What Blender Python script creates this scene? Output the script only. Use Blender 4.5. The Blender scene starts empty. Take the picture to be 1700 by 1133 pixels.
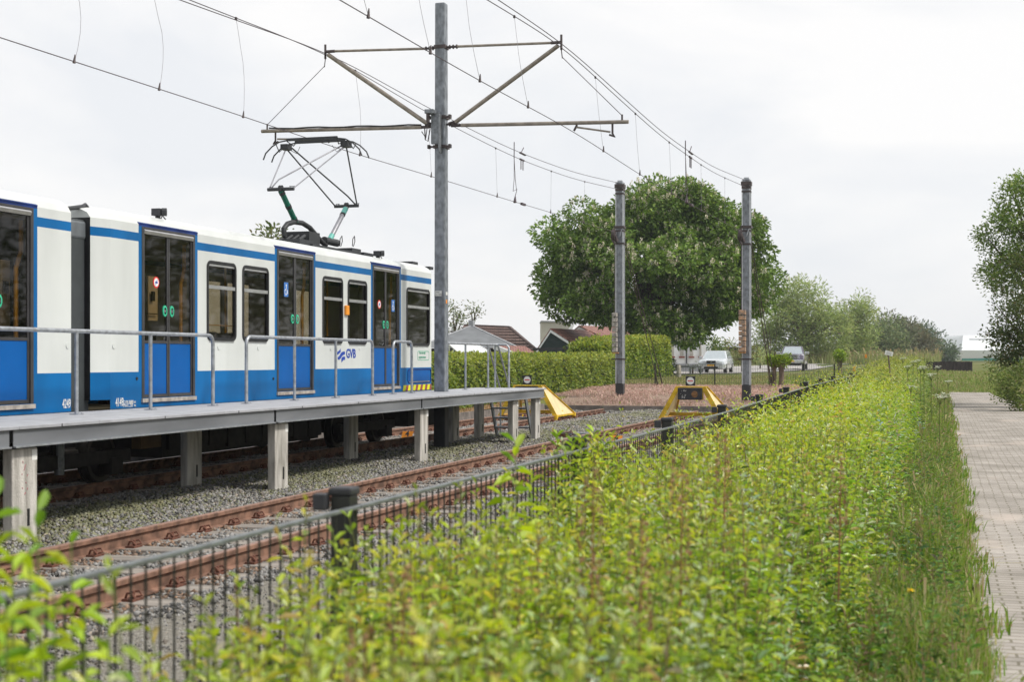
import bpy, math, random
import numpy as np
from mathutils import Vector
R = math.radians
random.seed(7)
rng = np.random.default_rng(11)
SC = bpy.context.scene
COL = SC.collection

# ------------------------------------------------------------------ camera, sky, sun, exposure
F = 50.0 * 1700 / 36.0            # focal length in photo pixels
YAW = math.atan2(712, F)
SN, CS = math.sin(YAW), math.cos(YAW)
CAMZ = 1.72
cam_d = bpy.data.cameras.new("camera")
cam = bpy.data.objects.new("camera", cam_d)
COL.objects.link(cam)
cam.location = (0, 0, CAMZ)
cam.rotation_euler = (R(90), 0, YAW)
cam_d.lens = 50
cam_d.sensor_width = 36
cam_d.shift_y = 30.5 / 1700
cam_d.clip_start = 0.05
cam_d.clip_end = 5000
cam_d.dof.use_dof = True
cam_d.dof.focus_distance = 27
cam_d.dof.aperture_fstop = 3.7
SC.camera = cam

SUN_EL, SUN_AZ = 50, 82           # azimuth measured from +Y towards +X
W = bpy.data.worlds.new("World")
SC.world = W
W.use_nodes = True
nt = W.node_tree
nt.nodes.clear()
wo = nt.nodes.new("ShaderNodeOutputWorld")
bg1 = nt.nodes.new("ShaderNodeBackground")
bg2 = nt.nodes.new("ShaderNodeBackground")
sky = nt.nodes.new("ShaderNodeTexSky")
sky.sky_type = 'NISHITA'
sky.sun_disc = False
sky.sun_elevation = R(SUN_EL)
sky.sun_rotation = R(SUN_AZ)
bg1.inputs[1].default_value = 0.09
nt.links.new(sky.outputs[0], bg1.inputs[0])
tc = nt.nodes.new("ShaderNodeTexCoord")
mp = nt.nodes.new("ShaderNodeMapping")
mp.inputs['Scale'].default_value = (1.0, 1.0, 2.6)
n1 = nt.nodes.new("ShaderNodeTexNoise")
n1.inputs['Scale'].default_value = 3.4
n1.inputs['Detail'].default_value = 6
n1.inputs['Roughness'].default_value = 0.52
n1.inputs['Distortion'].default_value = 0.4
cr = nt.nodes.new("ShaderNodeValToRGB")
cr.color_ramp.elements[0].position = 0.40
cr.color_ramp.elements[0].color = (0.79, 0.805, 0.83, 1)
cr.color_ramp.elements[1].position = 0.60
cr.color_ramp.elements[1].color = (0.92, 0.91, 0.90, 1)
nt.links.new(tc.outputs['Generated'], mp.inputs[0])
nt.links.new(mp.outputs[0], n1.inputs['Vector'])
nt.links.new(n1.outputs['Fac'], cr.inputs[0])
nt.links.new(cr.outputs[0], bg2.inputs[0])
bg2.inputs[1].default_value = 1.0
mx = nt.nodes.new("ShaderNodeMixShader")
mx.inputs[0].default_value = 0.94
nt.links.new(bg1.outputs[0], mx.inputs[1])
nt.links.new(bg2.outputs[0], mx.inputs[2])
nt.links.new(mx.outputs[0], wo.inputs[0])

sl = bpy.data.lights.new("sun", 'SUN')
sl.energy = 2.9
sl.angle = R(9)
sl.color = (1.0, 0.95, 0.87)
so = bpy.data.objects.new("sun", sl)
COL.objects.link(so)
sv = Vector((math.cos(R(SUN_EL)) * math.sin(R(SUN_AZ)), math.cos(R(SUN_EL)) * math.cos(R(SUN_AZ)), math.sin(R(SUN_EL))))
so.rotation_euler = sv.to_track_quat('Z', 'Y').to_euler()
so.location = (30, 10, 40)

SC.view_settings.view_transform = 'Standard'
SC.view_settings.look = 'None'
SC.view_settings.exposure = 0.2
SC.view_settings.gamma = 1
SC.cycles.max_bounces = 8
SC.cycles.transparent_max_bounces = 12
SC.cycles.use_denoising = True

# ------------------------------------------------------------------ photo geometry -> world helpers
U0, V0 = 1562.0, 597.0            # vanishing point of the tracks (world +Y)
def at(u, v, Z):
    X = (u - 850) * Z / F
    return Vector((X * CS - Z * SN, X * SN + Z * CS, CAMZ + (V0 - v) * Z / F))
def lat(u, a):
    """y where the column of view u meets the vertical plane x = -a"""
    Z = F * a / CS / (U0 - u)
    return (Z - a * SN) / CS
def zlat(u, v, a):
    return CAMZ + (V0 - v) / (U0 - u) * a / CS
def sm(x, a, b):
    t = np.clip((np.asarray(x, float) - a) / (b - a), 0, 1)
    return t * t * (3 - 2 * t)
def terr(x, y):
    x = np.asarray(x, float); y = np.asarray(y, float); a = -x
    hl = np.interp(y, [-50, 46.25, 46.6, 50, 65, 85, 115, 140, 2000], [0, 0, .15, .42, .70, .82, .84, 1.25, 1.30])
    hl2 = np.interp(y, [-50, 40, 50, 65, 85, 115, 140, 2000], [.2, .22, .43, .70, .82, .84, 1.25, 1.30])
    hr = np.interp(y, [-50, 66, 75, 105, 140, 2000], [.1, .12, .38, .8, 1.25, 1.30])
    l = hl + (hl2 - hl) * sm(a, 12.78, 12.9)
    w = sm(a, 1.8, 3.4)
    return hr * (1 - w) + l * w
def tz(x, y): return float(terr(x, y))

# ------------------------------------------------------------------ materials
def nodes(m):
    return m.node_tree.nodes, m.node_tree.links
def mat(name, col, rough=0.6, metal=0.0, var=0.15, scale=6.0, bump=0.0, bscale=40.0, col2=None, spec=0.5, detail=5, streak=None, coat=0.0):
    m = bpy.data.materials.new(name); m.use_nodes = True
    N, L = nodes(m); b = N['Principled BSDF']
    b.inputs['Roughness'].default_value = rough
    b.inputs['Metallic'].default_value = metal
    b.inputs['Specular IOR Level'].default_value = spec
    b.inputs['Coat Weight'].default_value = coat
    tc = N.new("ShaderNodeTexCoord")
    mpn = N.new("ShaderNodeMapping")
    if streak: mpn.inputs['Scale'].default_value = streak
    L.new(tc.outputs['Object'], mpn.inputs[0])
    nz = N.new("ShaderNodeTexNoise"); nz.inputs['Scale'].default_value = scale; nz.inputs['Detail'].default_value = detail
    L.new(mpn.outputs[0], nz.inputs['Vector'])
    r = N.new("ShaderNodeValToRGB")
    c1 = [max(0, c * (1 - var)) for c in col]; c2 = [min(1, c * (1 + var)) for c in (col2 or col)]
    r.color_ramp.elements[0].position = .35; r.color_ramp.elements[0].color = (*c1, 1)
    r.color_ramp.elements[1].position = .65; r.color_ramp.elements[1].color = (*c2, 1)
    L.new(nz.outputs['Fac'], r.inputs[0]); L.new(r.outputs[0], b.inputs['Base Color'])
    if bump:
        n2 = N.new("ShaderNodeTexNoise"); n2.inputs['Scale'].default_value = bscale; n2.inputs['Detail'].default_value = 6
        L.new(tc.outputs['Object'], n2.inputs['Vector'])
        bp = N.new("ShaderNodeBump"); bp.inputs['Strength'].default_value = bump; bp.inputs['Distance'].default_value = .02
        L.new(n2.outputs['Fac'], bp.inputs['Height']); L.new(bp.outputs[0], b.inputs['Normal'])
    return m
def leafmat(name, transl=0.3, rough=0.5, spec=0.4):
    m = bpy.data.materials.new(name); m.use_nodes = True
    N, L = nodes(m); b = N['Principled BSDF']; out = N['Material Output']
    at_ = N.new("ShaderNodeAttribute"); at_.attribute_name = 'tint'
    b.inputs['Roughness'].default_value = rough; b.inputs['Specular IOR Level'].default_value = spec
    L.new(at_.outputs['Color'], b.inputs['Base Color'])
    t = N.new("ShaderNodeBsdfTranslucent")
    hs = N.new("ShaderNodeHueSaturation"); hs.inputs['Value'].default_value = 1.25; hs.inputs['Saturation'].default_value = 1.1; hs.inputs['Hue'].default_value = .49
    L.new(at_.outputs['Color'], hs.inputs['Color']); L.new(hs.outputs[0], t.inputs[0])
    ms = N.new("ShaderNodeMixShader"); ms.inputs[0].default_value = transl
    L.new(b.outputs[0], ms.inputs[1]); L.new(t.outputs[0], ms.inputs[2]); L.new(ms.outputs[0], out.inputs[0])
    return m
def tintmat(name, rough=0.85, bump=0.0, bscale=60):
    m = bpy.data.materials.new(name); m.use_nodes = True
    N, L = nodes(m); b = N['Principled BSDF']
    at_ = N.new("ShaderNodeAttribute"); at_.attribute_name = 'tint'
    b.inputs['Roughness'].default_value = rough
    b.inputs['Specular IOR Level'].default_value = .3
    L.new(at_.outputs['Color'], b.inputs['Base Color'])
    return m
def glassmat(name, tint=(0.25, 0.26, 0.2), transp=0.55):
    m = bpy.data.materials.new(name); m.use_nodes = True
    N, L = nodes(m); N.clear()
    out = N.new("ShaderNodeOutputMaterial")
    tr = N.new("ShaderNodeBsdfTransparent"); tr.inputs[0].default_value = (*tint, 1)
    gl = N.new("ShaderNodeBsdfGlossy"); gl.inputs['Roughness'].default_value = .03; gl.inputs[0].default_value = (.95, .95, .95, 1)
    lw = N.new("ShaderNodeLayerWeight"); lw.inputs['Blend'].default_value = .5
    pw_ = N.new("ShaderNodeMath"); pw_.operation = 'POWER'; pw_.inputs[1].default_value = 5; L.new(lw.outputs['Facing'], pw_.inputs[0])
    fr = N.new("ShaderNodeMath"); fr.operation = 'MULTIPLY_ADD'; fr.inputs[1].default_value = .95; fr.inputs[2].default_value = .045; L.new(pw_.outputs[0], fr.inputs[0])
    ms = N.new("ShaderNodeMixShader")
    L.new(fr.outputs[0], ms.inputs[0]); L.new(tr.outputs[0], ms.inputs[1]); L.new(gl.outputs[0], ms.inputs[2])
    L.new(ms.outputs[0], out.inputs[0])
    return m

M = {}
M['white'] = mat('tram white paint', (.63, .655, .645), .32, var=.065, scale=2.0, coat=.3, streak=(1, 1, .22), bump=.03, bscale=1.2)
M['blue'] = mat('tram blue paint', (.0, .118, .34), .45, var=.17, scale=1.6, spec=.22, streak=(1, 1, .25))
M['doorblue'] = mat('door blue paint', (.0, .092, .34), .45, var=.06, scale=2, spec=.2)
M['darkblue'] = mat('frame blue paint', (.012, .035, .17), .5, var=.3, scale=3, spec=.2)
M['rubber'] = mat('black rubber', (.012, .012, .014), .5, var=.3)
M['doorframe'] = mat('grey door frame', (.06, .058, .062), .38, .3, var=.15)
M['alu'] = mat('brushed aluminium', (.55, .55, .56), .35, .8, var=.1)
M['step'] = mat('worn step edge', (.42, .38, .34), .6, .3, var=.25, scale=12)
M['bellow'] = mat('gangway bellows', (.045, .052, .056), .6, var=.1)
M['black'] = mat('sooty black', (.008, .008, .008), .8, var=.3)
M['under'] = mat('underframe grime', (.02, .017, .015), .8, var=.4, scale=9)
M['interior'] = mat('tram interior panel', (.16, .15, .12), .7)
M['beige'] = mat('beige cabin panel', (.75, .62, .45), .6, var=.05)
M['seat'] = mat('seat fabric', (.06, .05, .055), .9, var=.3)
M['yellow'] = mat('grab pole yellow', (.80, .42, .02), .4)
M['glass'] = glassmat('tinted tram glass', (.46, .42, .33))
M['clear'] = glassmat('window glass', (.5, .55, .55))
M['green'] = mat('door button green', (.03, .42, .24), .4, var=.05)
M['red'] = mat('sign red', (.65, .02, .02), .45, var=.05)
M['signwhite'] = mat('sign white', (.78, .78, .76), .45, var=.03)
M['stickerblue'] = mat('sticker blue', (.04, .17, .50), .45, var=.05)
M['logo'] = mat('logo blue', (.012, .055, .36), .4, var=.05)
M['textgreen'] = mat('label green', (.12, .42, .28), .5, var=.05)
M['orange'] = mat('marker orange', (.85, .30, .02), .45, var=.1)
M['galv'] = mat('galvanised steel', (.36, .38, .41), .42, .55, var=.22, scale=14, bump=.05, bscale=60)
M['galvsunlit'] = mat('sunlit galvanised edge', (.50, .52, .55), .45, .1, var=.12, scale=9)  # paler than the mast steel: sunlight on its edges put into the colour
M['galvdark'] = mat('weathered galvanised steel', (.20, .215, .235), .5, .45, var=.25, scale=18)
M['deck'] = mat('steel deck grating', (.40, .41, .44), .6, .15, var=.12, scale=5, bump=.4, bscale=120)
M['channel'] = mat('dull steel channel', (.17, .18, .20), .5, .3, var=.16, scale=2.2, col2=(.22, .23, .25), streak=(1, .25, 1.2), detail=8)
M['concrete'] = mat('weathered concrete', (.36, .34, .30), .9, var=.28, scale=3.5, bump=.35, bscale=45, streak=(3, 3, .5), col2=(.46, .44, .41))
M['rust'] = mat('rusty rail', (.14, .074, .050), .75, .0, var=.3, scale=7, bump=.15, bscale=50, col2=(.215, .118, .08))
M['rusthead'] = mat('dull rail head', (.33, .20, .155), .45, .2, var=.2, scale=4)
M['clip'] = mat('rusty clip', (.14, .055, .035), .8, var=.3, scale=30)
M['sleeper'] = mat('old wooden sleeper', (.23, .205, .18), .9, var=.3, scale=3, bump=.5, bscale=30, streak=(1, 8, 8))
M['kerb'] = mat('kerb boards', (.19, .165, .15), .9, var=.3, scale=4, bump=.3)
M['mast'] = mat('galvanised mast', (.17, .185, .21), .5, .2, var=.2, scale=12, streak=(1, 1, .6), col2=(.22, .24, .27))
M['mastdark'] = mat('mast bitumen coat', (.030, .031, .036), .55, var=.25, scale=6)
M['arm'] = mat('bracket tube', (.27, .235, .20), .5, .3, var=.2, scale=9)
M['fitting'] = mat('dark fittings', (.07, .055, .055), .6, .3, var=.3)
M['wire'] = mat('catenary wire', (.085, .065, .075), .55, .4, var=.1)
M['dropper'] = mat('dropper wire', (.28, .27, .29), .5, .4, var=.1)
M['pgreen'] = mat('pantograph green', (.006, .13, .085), .4, var=.15)
M['pteal'] = mat('pantograph teal', (.12, .42, .37), .4, var=.1)
M['pgrey'] = mat('pantograph grey', (.30, .30, .33), .4, .4)
M['pdark'] = mat('pantograph dark', (.035, .037, .042), .5, .2)
M['byellow'] = mat('buffer yellow', (.62, .40, .012), .6, var=.3, scale=4, bump=.05)
M['bpale'] = mat('skylit buffer yellow', (.72, .58, .32), .6, var=.12, scale=4)  # paler than the flanges: sky light on the sloping plates painted in
M['bblack'] = mat('buffer black', (.02, .02, .024), .6, var=.5, scale=8)
M['fence'] = mat('dark green fence paint', (.015, .016, .013), .5, var=.25, scale=8)
M['fencerail'] = mat('fence top rail', (.16, .175, .18), .42, .3, var=.2, scale=14)
M['bark'] = mat('bark', (.075, .058, .042), .95, var=.35, scale=5, bump=.8, bscale=14, streak=(4, 4, 1))
M['barklight'] = mat('pale bark', (.17, .135, .10), .95, var=.35, scale=5, bump=.8, bscale=14, streak=(4, 4, 1))
M['leaf'] = leafmat('leaf', .36, .5, .4)
M['leafgloss'] = leafmat('glossy leaf', .42, .27, .6)
M['leafdull'] = leafmat('dull leaf', .3, .6, .25)
M['flower'] = tintmat('blossom', .8)
M['stone'] = tintmat('ballast stone')
M['stem'] = mat('plant stem', (.10, .13, .03), .7, var=.3, scale=9)
M['stemred'] = mat('reddish stem', (.22, .09, .045), .75, var=.3, scale=9)
M['housewhite'] = mat('white render', (.74, .75, .75), .8, var=.05, scale=2)
M['plinth'] = mat('grey plinth', (.33, .34, .36), .85)
M['brickred'] = mat('brick sill', (.22, .06, .04), .85)
M['winglass'] = mat('house window', (.10, .10, .09), .15, var=.4, scale=3)
M['curtain'] = mat('window curtain', (.42, .40, .36), .8)
M['asphalt'] = mat('grey road', (.33, .315, .30), .9, var=.12, scale=1.5)
M['cargrey'] = mat('silver car paint', (.66, .70, .74), .25, .35, var=.03, coat=.8)
M['cardark'] = mat('dark metallic paint', (.12, .10, .15), .22, .5, var=.05, coat=.8)
M['carglass'] = mat('car glass', (.42, .48, .52), .06, var=.05, spec=1.0, coat=1.0)  # pale base colour paints a bright sky reflection into the glass
M['tyre'] = mat('tyre', (.015, .015, .016), .9)
M['chrome'] = mat('chrome', (.65, .67, .70), .2, .9)
M['plate'] = mat('yellow number plate', (.80, .42, .01), .5)
M['lamp'] = mat('headlamp glass', (.62, .66, .68), .12, .2, coat=1)
M['zinc'] = mat('grey roofing felt', (.155, .165, .175), .8, var=.12, scale=2)
M['wood'] = mat('dark green boards', (.018, .034, .033), .7, var=.2, streak=(1, 1, 8), scale=3)
M['cream'] = mat('cream render', (.50, .48, .42), .85, var=.04)
M['trim'] = mat('white bargeboard', (.78, .79, .79), .5, var=.03)
M['log'] = mat('weathered log', (.21, .17, .14), .95, var=.35, scale=6, bump=.7, bscale=16)
M['planks'] = mat('tarred boards', (.035, .028, .028), .9, var=.45, scale=3, streak=(5, 5, .6))
M['polytunnel'] = mat('greenhouse white', (.66, .69, .70), .5, var=.03, scale=1)
M['hallwall'] = mat('pale hall wall', (.55, .56, .53), .8, var=.03)
M['hallgreen'] = mat('green strip', (.05, .22, .18), .6)
M['meshwire'] = mat('mesh fence wire', (.05, .055, .05), .6)
M['bollard'] = mat('mossy concrete bollard', (.36, .33, .27), .9, var=.2)

def tiles(name, c1, c2, sy=0.22):
    m = bpy.data.materials.new(name); m.use_nodes = True
    N, L = nodes(m); b = N['Principled BSDF']; b.inputs['Roughness'].default_value = .75
    tc = N.new("ShaderNodeTexCoord"); mpn = N.new("ShaderNodeMapping"); L.new(tc.outputs['UV'], mpn.inputs[0])
    br = N.new("ShaderNodeTexBrick"); br.inputs['Scale'].default_value = 1.0
    br.inputs['Brick Width'].default_value = .24; br.inputs['Row Height'].default_value = sy; br.inputs['Mortar Size'].default_value = .022
    br.inputs['Color1'].default_value = (*c1, 1); br.inputs['Color2'].default_value = (*c2, 1); br.inputs['Mortar'].default_value = (c1[0]*.4, c1[1]*.4, c1[2]*.4, 1)
    L.new(mpn.outputs[0], br.inputs['Vector']); L.new(br.outputs['Color'], b.inputs['Base Color'])
    bp = N.new("ShaderNodeBump"); bp.inputs['Distance'].default_value = .03; L.new(br.outputs['Fac'], bp.inputs['Height']); bp.invert = True
    L.new(bp.outputs[0], b.inputs['Normal'])
    return m
M['rooftile'] = tiles('brown roof tiles', (.13, .085, .075), (.19, .12, .10), .30)
M['redtile'] = tiles('red roof tiles', (.24, .10, .08), (.33, .16, .125), .30)

def groundmat():
    m = bpy.data.materials.new('grass ground'); m.use_nodes = True
    N, L = nodes(m); b = N['Principled BSDF']; b.inputs['Roughness'].default_value = .95; b.inputs['Specular IOR Level'].default_value = .1
    g = N.new("ShaderNodeNewGeometry")
    n1 = N.new("ShaderNodeTexNoise"); n1.inputs['Scale'].default_value = .35; n1.inputs['Detail'].default_value = 8
    n2 = N.new("ShaderNodeTexNoise"); n2.inputs['Scale'].default_value = 9; n2.inputs['Detail'].default_value = 6
    L.new(g.outputs['Position'], n1.inputs['Vector']); L.new(g.outputs['Position'], n2.inputs['Vector'])
    r1 = N.new("ShaderNodeValToRGB"); r1.color_ramp.elements[0].position = .4; r1.color_ramp.elements[0].color = (.085, .125, .025, 1)
    r1.color_ramp.elements[1].position = .62; r1.color_ramp.elements[1].color = (.19, .17, .07, 1)
    L.new(n1.outputs['Fac'], r1.inputs[0])
    r2 = N.new("ShaderNodeValToRGB"); r2.color_ramp.elements[0].position = .3; r2.color_ramp.elements[0].color = (.55, .55, .55, 1)
    r2.color_ramp.elements[1].position = .7; r2.color_ramp.elements[1].color = (1.3, 1.3, 1.3, 1)
    L.new(n2.outputs['Fac'], r2.inputs[0])
    mm = N.new("ShaderNodeMixRGB"); mm.blend_type = 'MULTIPLY'; mm.inputs[0].default_value = 1
    L.new(r1.outputs[0], mm.inputs[1]); L.new(r2.outputs[0], mm.inputs[2]); L.new(mm.outputs[0], b.inputs['Base Color'])
    return m
M['ground'] = groundmat()
def bedmat(name, c1, c2, c3, sc=28):
    m = bpy.data.materials.new(name); m.use_nodes = True
    N, L = nodes(m); b = N['Principled BSDF']; b.inputs['Roughness'].default_value = .95; b.inputs['Specular IOR Level'].default_value = .15
    g = N.new("ShaderNodeNewGeometry")
    v = N.new("ShaderNodeTexVoronoi"); v.inputs['Scale'].default_value = sc
    L.new(g.outputs['Position'], v.inputs['Vector'])
    sep = N.new("ShaderNodeSeparateColor"); L.new(v.outputs['Color'], sep.inputs[0])
    r = N.new("ShaderNodeValToRGB"); e = r.color_ramp.elements; e[0].position = 0; e[0].color = (*c1, 1); e[1].position = 1; e[1].color = (*c3, 1)
    e.new(.5).color = (*c2, 1)
    L.new(sep.outputs[0], r.inputs[0]); L.new(r.outputs[0], b.inputs['Base Color'])
    bp = N.new("ShaderNodeBump"); bp.inputs['Distance'].default_value = .03; bp.inputs['Strength'].default_value = .9; bp.invert = True
    L.new(v.outputs['Distance'], bp.inputs['Height']); L.new(bp.outputs[0], b.inputs['Normal'])
    return m
M['bed'] = bedmat('gravel bed', (.08, .075, .068), (.16, .15, .135), (.26, .25, .23), 30)
M['grit'] = bedmat('fine pale grit', (.20, .18, .15), (.32, .30, .26), (.44, .42, .37), 75)
M['sand'] = bedmat('sandy grit', (.30, .21, .16), (.38, .28, .22), (.44, .34, .27), 60)
M['ochre'] = bedmat('dry ochre ground', (.24, .14, .07), (.32, .20, .11), (.38, .25, .15), 40)

def pavermat():
    m = bpy.data.materials.new('brick paving'); m.use_nodes = True
    N, L = nodes(m); b = N['Principled BSDF']; b.inputs['Roughness'].default_value = .9; b.inputs['Specular IOR Level'].default_value = .2
    g = N.new("ShaderNodeNewGeometry")
    nd = N.new("ShaderNodeTexNoise"); nd.inputs['Scale'].default_value = .9; L.new(g.outputs['Position'], nd.inputs['Vector'])
    mxv = N.new("ShaderNodeMixRGB"); mxv.blend_type = 'ADD'; mxv.inputs[0].default_value = .06
    L.new(g.outputs['Position'], mxv.inputs[1]); L.new(nd.outputs['Color'], mxv.inputs[2])
    br = N.new("ShaderNodeTexBrick"); br.inputs['Scale'].default_value = 1
    br.inputs['Brick Width'].default_value = .21; br.inputs['Row Height'].default_value = .105; br.inputs['Mortar Size'].default_value = .008
    br.inputs['Color1'].default_value = (.335, .315, .30, 1); br.inputs['Color2'].default_value = (.41, .385, .365, 1); br.inputs['Mortar'].default_value = (.21, .195, .16, 1)
    L.new(mxv.outputs[0], br.inputs['Vector'])
    n1 = N.new("ShaderNodeTexNoise"); n1.inputs['Scale'].default_value = 1.1; n1.inputs['Detail'].default_value = 9; n1.inputs['Roughness'].default_value = .65
    L.new(g.outputs['Position'], n1.inputs['Vector'])
    r = N.new("ShaderNodeValToRGB"); r.color_ramp.elements[0].position = .3; r.color_ramp.elements[0].color = (.62, .6, .55, 1)
    r.color_ramp.elements[1].position = .68; r.color_ramp.elements[1].color = (1.2, 1.17, 1.14, 1)
    L.new(n1.outputs['Fac'], r.inputs[0])
    mm = N.new("ShaderNodeMixRGB"); mm.blend_type = 'MULTIPLY'; mm.inputs[0].default_value = 1
    L.new(br.outputs['Color'], mm.inputs[1]); L.new(r.outputs[0], mm.inputs[2])
    # pale sand swept over the joints in patches
    n3 = N.new("ShaderNodeTexNoise"); n3.inputs['Scale'].default_value = .7; n3.inputs['Detail'].default_value = 4
    mp3 = N.new("ShaderNodeMapping"); mp3.inputs['Scale'].default_value = (1, .6, 1); mp3.inputs['Location'].default_value = (3.3, 1.2, 0)
    L.new(g.outputs['Position'], mp3.inputs[0]); L.new(mp3.outputs[0], n3.inputs['Vector'])
    r3 = N.new("ShaderNodeValToRGB"); r3.color_ramp.elements[0].position = .60; r3.color_ramp.elements[1].position = .72
    L.new(n3.outputs['Fac'], r3.inputs[0])
    m3 = N.new("ShaderNodeMixRGB"); m3.inputs[2].default_value = (.50, .43, .38, 1); L.new(r3.outputs[0], m3.inputs[0]); L.new(mm.outputs[0], m3.inputs[1])
    L.new(m3.outputs[0], b.inputs['Base Color'])
    bp = N.new("ShaderNodeBump"); bp.inputs['Distance'].default_value = .006; bp.invert = True
    L.new(br.outputs['Fac'], bp.inputs['Height']); L.new(bp.outputs[0], b.inputs['Normal'])
    return m
M['paver'] = pavermat()

# ------------------------------------------------------------------ object helpers
def wloc(o):
    v = Vector((0, 0, 0))
    while o is not None:
        v += o.location; o = o.parent
    return v
def tag(o, label, cat, group=None, kind=None):
    o['label'] = label; o['category'] = cat
    if group: o['group'] = group
    if kind: o['kind'] = kind
    return o
def thing(name, label, cat, loc=(0, 0, 0), group=None, rz=0.0):
    o = bpy.data.objects.new(name, None); COL.objects.link(o)
    o.location = loc; o.rotation_euler = (0, 0, rz); o.empty_display_size = .2
    return tag(o, label, cat, group)
def link(name, me, mats, parent=None, origin=None, local=False):
    for m in (mats if isinstance(mats, (list, tuple)) else [mats]): me.materials.append(m)
    off = Vector((0, 0, 0))
    if parent is not None and not local: off = wloc(parent)
    elif origin is not None: off = Vector(origin)
    if off.length > 0: me.transform(__import__('mathutils').Matrix.Translation(-off))
    o = bpy.data.objects.new(name, me); COL.objects.link(o)
    if parent is not None: o.parent = parent
    elif origin is not None: o.location = origin
    return o
class MB:
    def __init__(s): s.v = []; s.f = []; s.m = []
    def add(s, vs, fs, mi=0):
        n = len(s.v); s.v += [tuple(v) for v in vs]
        s.f += [tuple(i + n for i in f) for f in fs]; s.m += [mi] * len(fs); return s
    def box(s, x0, x1, y0, y1, z0, z1, mi=0):
        vs = [(x0, y0, z0), (x1, y0, z0), (x1, y1, z0), (x0, y1, z0), (x0, y0, z1), (x1, y0, z1), (x1, y1, z1), (x0, y1, z1)]
        return s.add(vs, [(0, 3, 2, 1), (4, 5, 6, 7), (0, 1, 5, 4), (1, 2, 6, 5), (2, 3, 7, 6), (3, 0, 4, 7)], mi)
    def prism(s, poly, vec, mi=0):
        n = len(poly); vec = Vector(vec); vs = [Vector(p) for p in poly]; vs = vs + [p + vec for p in vs]
        fs = [tuple(range(n - 1, -1, -1)), tuple(range(n, 2 * n))] + [(i, (i + 1) % n, n + (i + 1) % n, n + i) for i in range(n)]
        return s.add(vs, fs, mi)
    def tube(s, pts, r, n=8, mi=0, cap=True, r2=None):
        pts = [Vector(p) for p in pts]; k = len(pts); rs = r if isinstance(r, (list, tuple)) else [r + ((r2 if r2 is not None else r) - r) * i / max(1, k - 1) for i in range(k)]
        vs = []; prev = None
        for i, p in enumerate(pts):
            d = (pts[min(i + 1, k - 1)] - pts[max(i - 1, 0)]).normalized()
            if prev is None:
                up = Vector((0, 0, 1)) if abs(d.z) < .9 else Vector((1, 0, 0))
                u = d.cross(up).normalized()
            else:
                u = (prev - d * prev.dot(d)).normalized()
            prev = u; w = d.cross(u)
            for j in range(n):
                a = 2 * math.pi * (j + .5) / n
                vs.append(p + (u * math.cos(a) + w * math.sin(a)) * rs[i])
        fs = [(i * n + j, i * n + (j + 1) % n, (i + 1) * n + (j + 1) % n, (i + 1) * n + j) for i in range(k - 1) for j in range(n)]
        if cap: fs += [tuple(range(n - 1, -1, -1)), tuple((k - 1) * n + j for j in range(n))]
        return s.add(vs, fs, mi)
    def bar(s, p0, p1, w, h, mi=0):
        """rectangular bar: w across (horizontal), h in the third direction"""
        p0 = Vector(p0); p1 = Vector(p1); d = (p1 - p0).normalized()
        up = Vector((0, 0, 1)) if abs(d.z) < .95 else Vector((0, 1, 0))
        u = d.cross(up).normalized(); q = u.cross(d)
        c = [u * (w / 2 * a) + q * (h / 2 * b) for a, b in ((-1, -1), (1, -1), (1, 1), (-1, 1))]
        return s.prism([p0 + k for k in c], p1 - p0, mi)
    def disc(s, c, nrm, r, th, n=20, mi=0, sx=1.0):
        c = Vector(c); nrm = Vector(nrm).normalized()
        return s.tube([c, c + nrm * th], r, n, mi)
    def build(s, name, mats, parent=None, origin=None, smooth=False, bevel=0, local=False):
        me = bpy.data.meshes.new(name); me.from_pydata(s.v, [], s.f)
        me.polygons.foreach_set('material_index', s.m)
        if smooth:
            me.polygons.foreach_set('use_smooth', [True] * len(s.f))
        me.update()
        if smooth: me.set_sharp_from_angle(angle=R(40))
        o = link(name, me, mats, parent, origin, local)
        if bevel:
            md = o.modifiers.new('bevel', 'BEVEL'); md.width = bevel; md.segments = 2; md.limit_method = 'ANGLE'; md.angle_limit = R(40)
        return o
def copy_tree(o, parent=None, loc=None):
    c = o.copy(); COL.objects.link(c)
    if parent is not None: c.parent = parent
    if loc is not None: c.location = loc
    for ch in [x for x in o.children]: copy_tree(ch, c)
    return c
def npmesh(name, V, polys_idx, k, mats, tint=None, parent=None, origin=None, smooth=False, midx=None):
    """V (n,3); polys_idx (m,k)"""
    me = bpy.data.meshes.new(name); n = len(V); m = len(polys_idx)
    off = wloc(parent) if parent is not None else (Vector(origin) if origin is not None else Vector((0, 0, 0)))
    V = np.asarray(V, float) - np.array(off)
    me.vertices.add(n); me.vertices.foreach_set('co', V.astype(np.float32).ravel())
    me.loops.add(m * k); me.loops.foreach_set('vertex_index', np.asarray(polys_idx, np.int32).ravel())
    me.polygons.add(m); me.polygons.foreach_set('loop_start', np.arange(0, m * k, k, dtype=np.int32))
    try: me.polygons.foreach_set('loop_total', np.full(m, k, np.int32))
    except Exception: pass
    if midx is not None: me.polygons.foreach_set('material_index', np.asarray(midx, np.int32))
    if smooth: me.polygons.foreach_set('use_smooth', [True] * m)
    if tint is not None:
        at_ = me.color_attributes.new('tint', 'FLOAT_COLOR', 'POINT')
        c = np.ones((n, 4), np.float32); c[:, :3] = tint; at_.data.foreach_set('color', c.ravel())
    me.update(calc_edges=True); me.validate()
    for mm in (mats if isinstance(mats, (list, tuple)) else [mats]): me.materials.append(mm)
    o = bpy.data.objects.new(name, me); COL.objects.link(o)
    if parent is not None: o.parent = parent
    elif origin is not None: o.location = origin
    return o
def unit(v): return v / np.maximum(np.linalg.norm(v, axis=1, keepdims=True), 1e-9)
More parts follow.
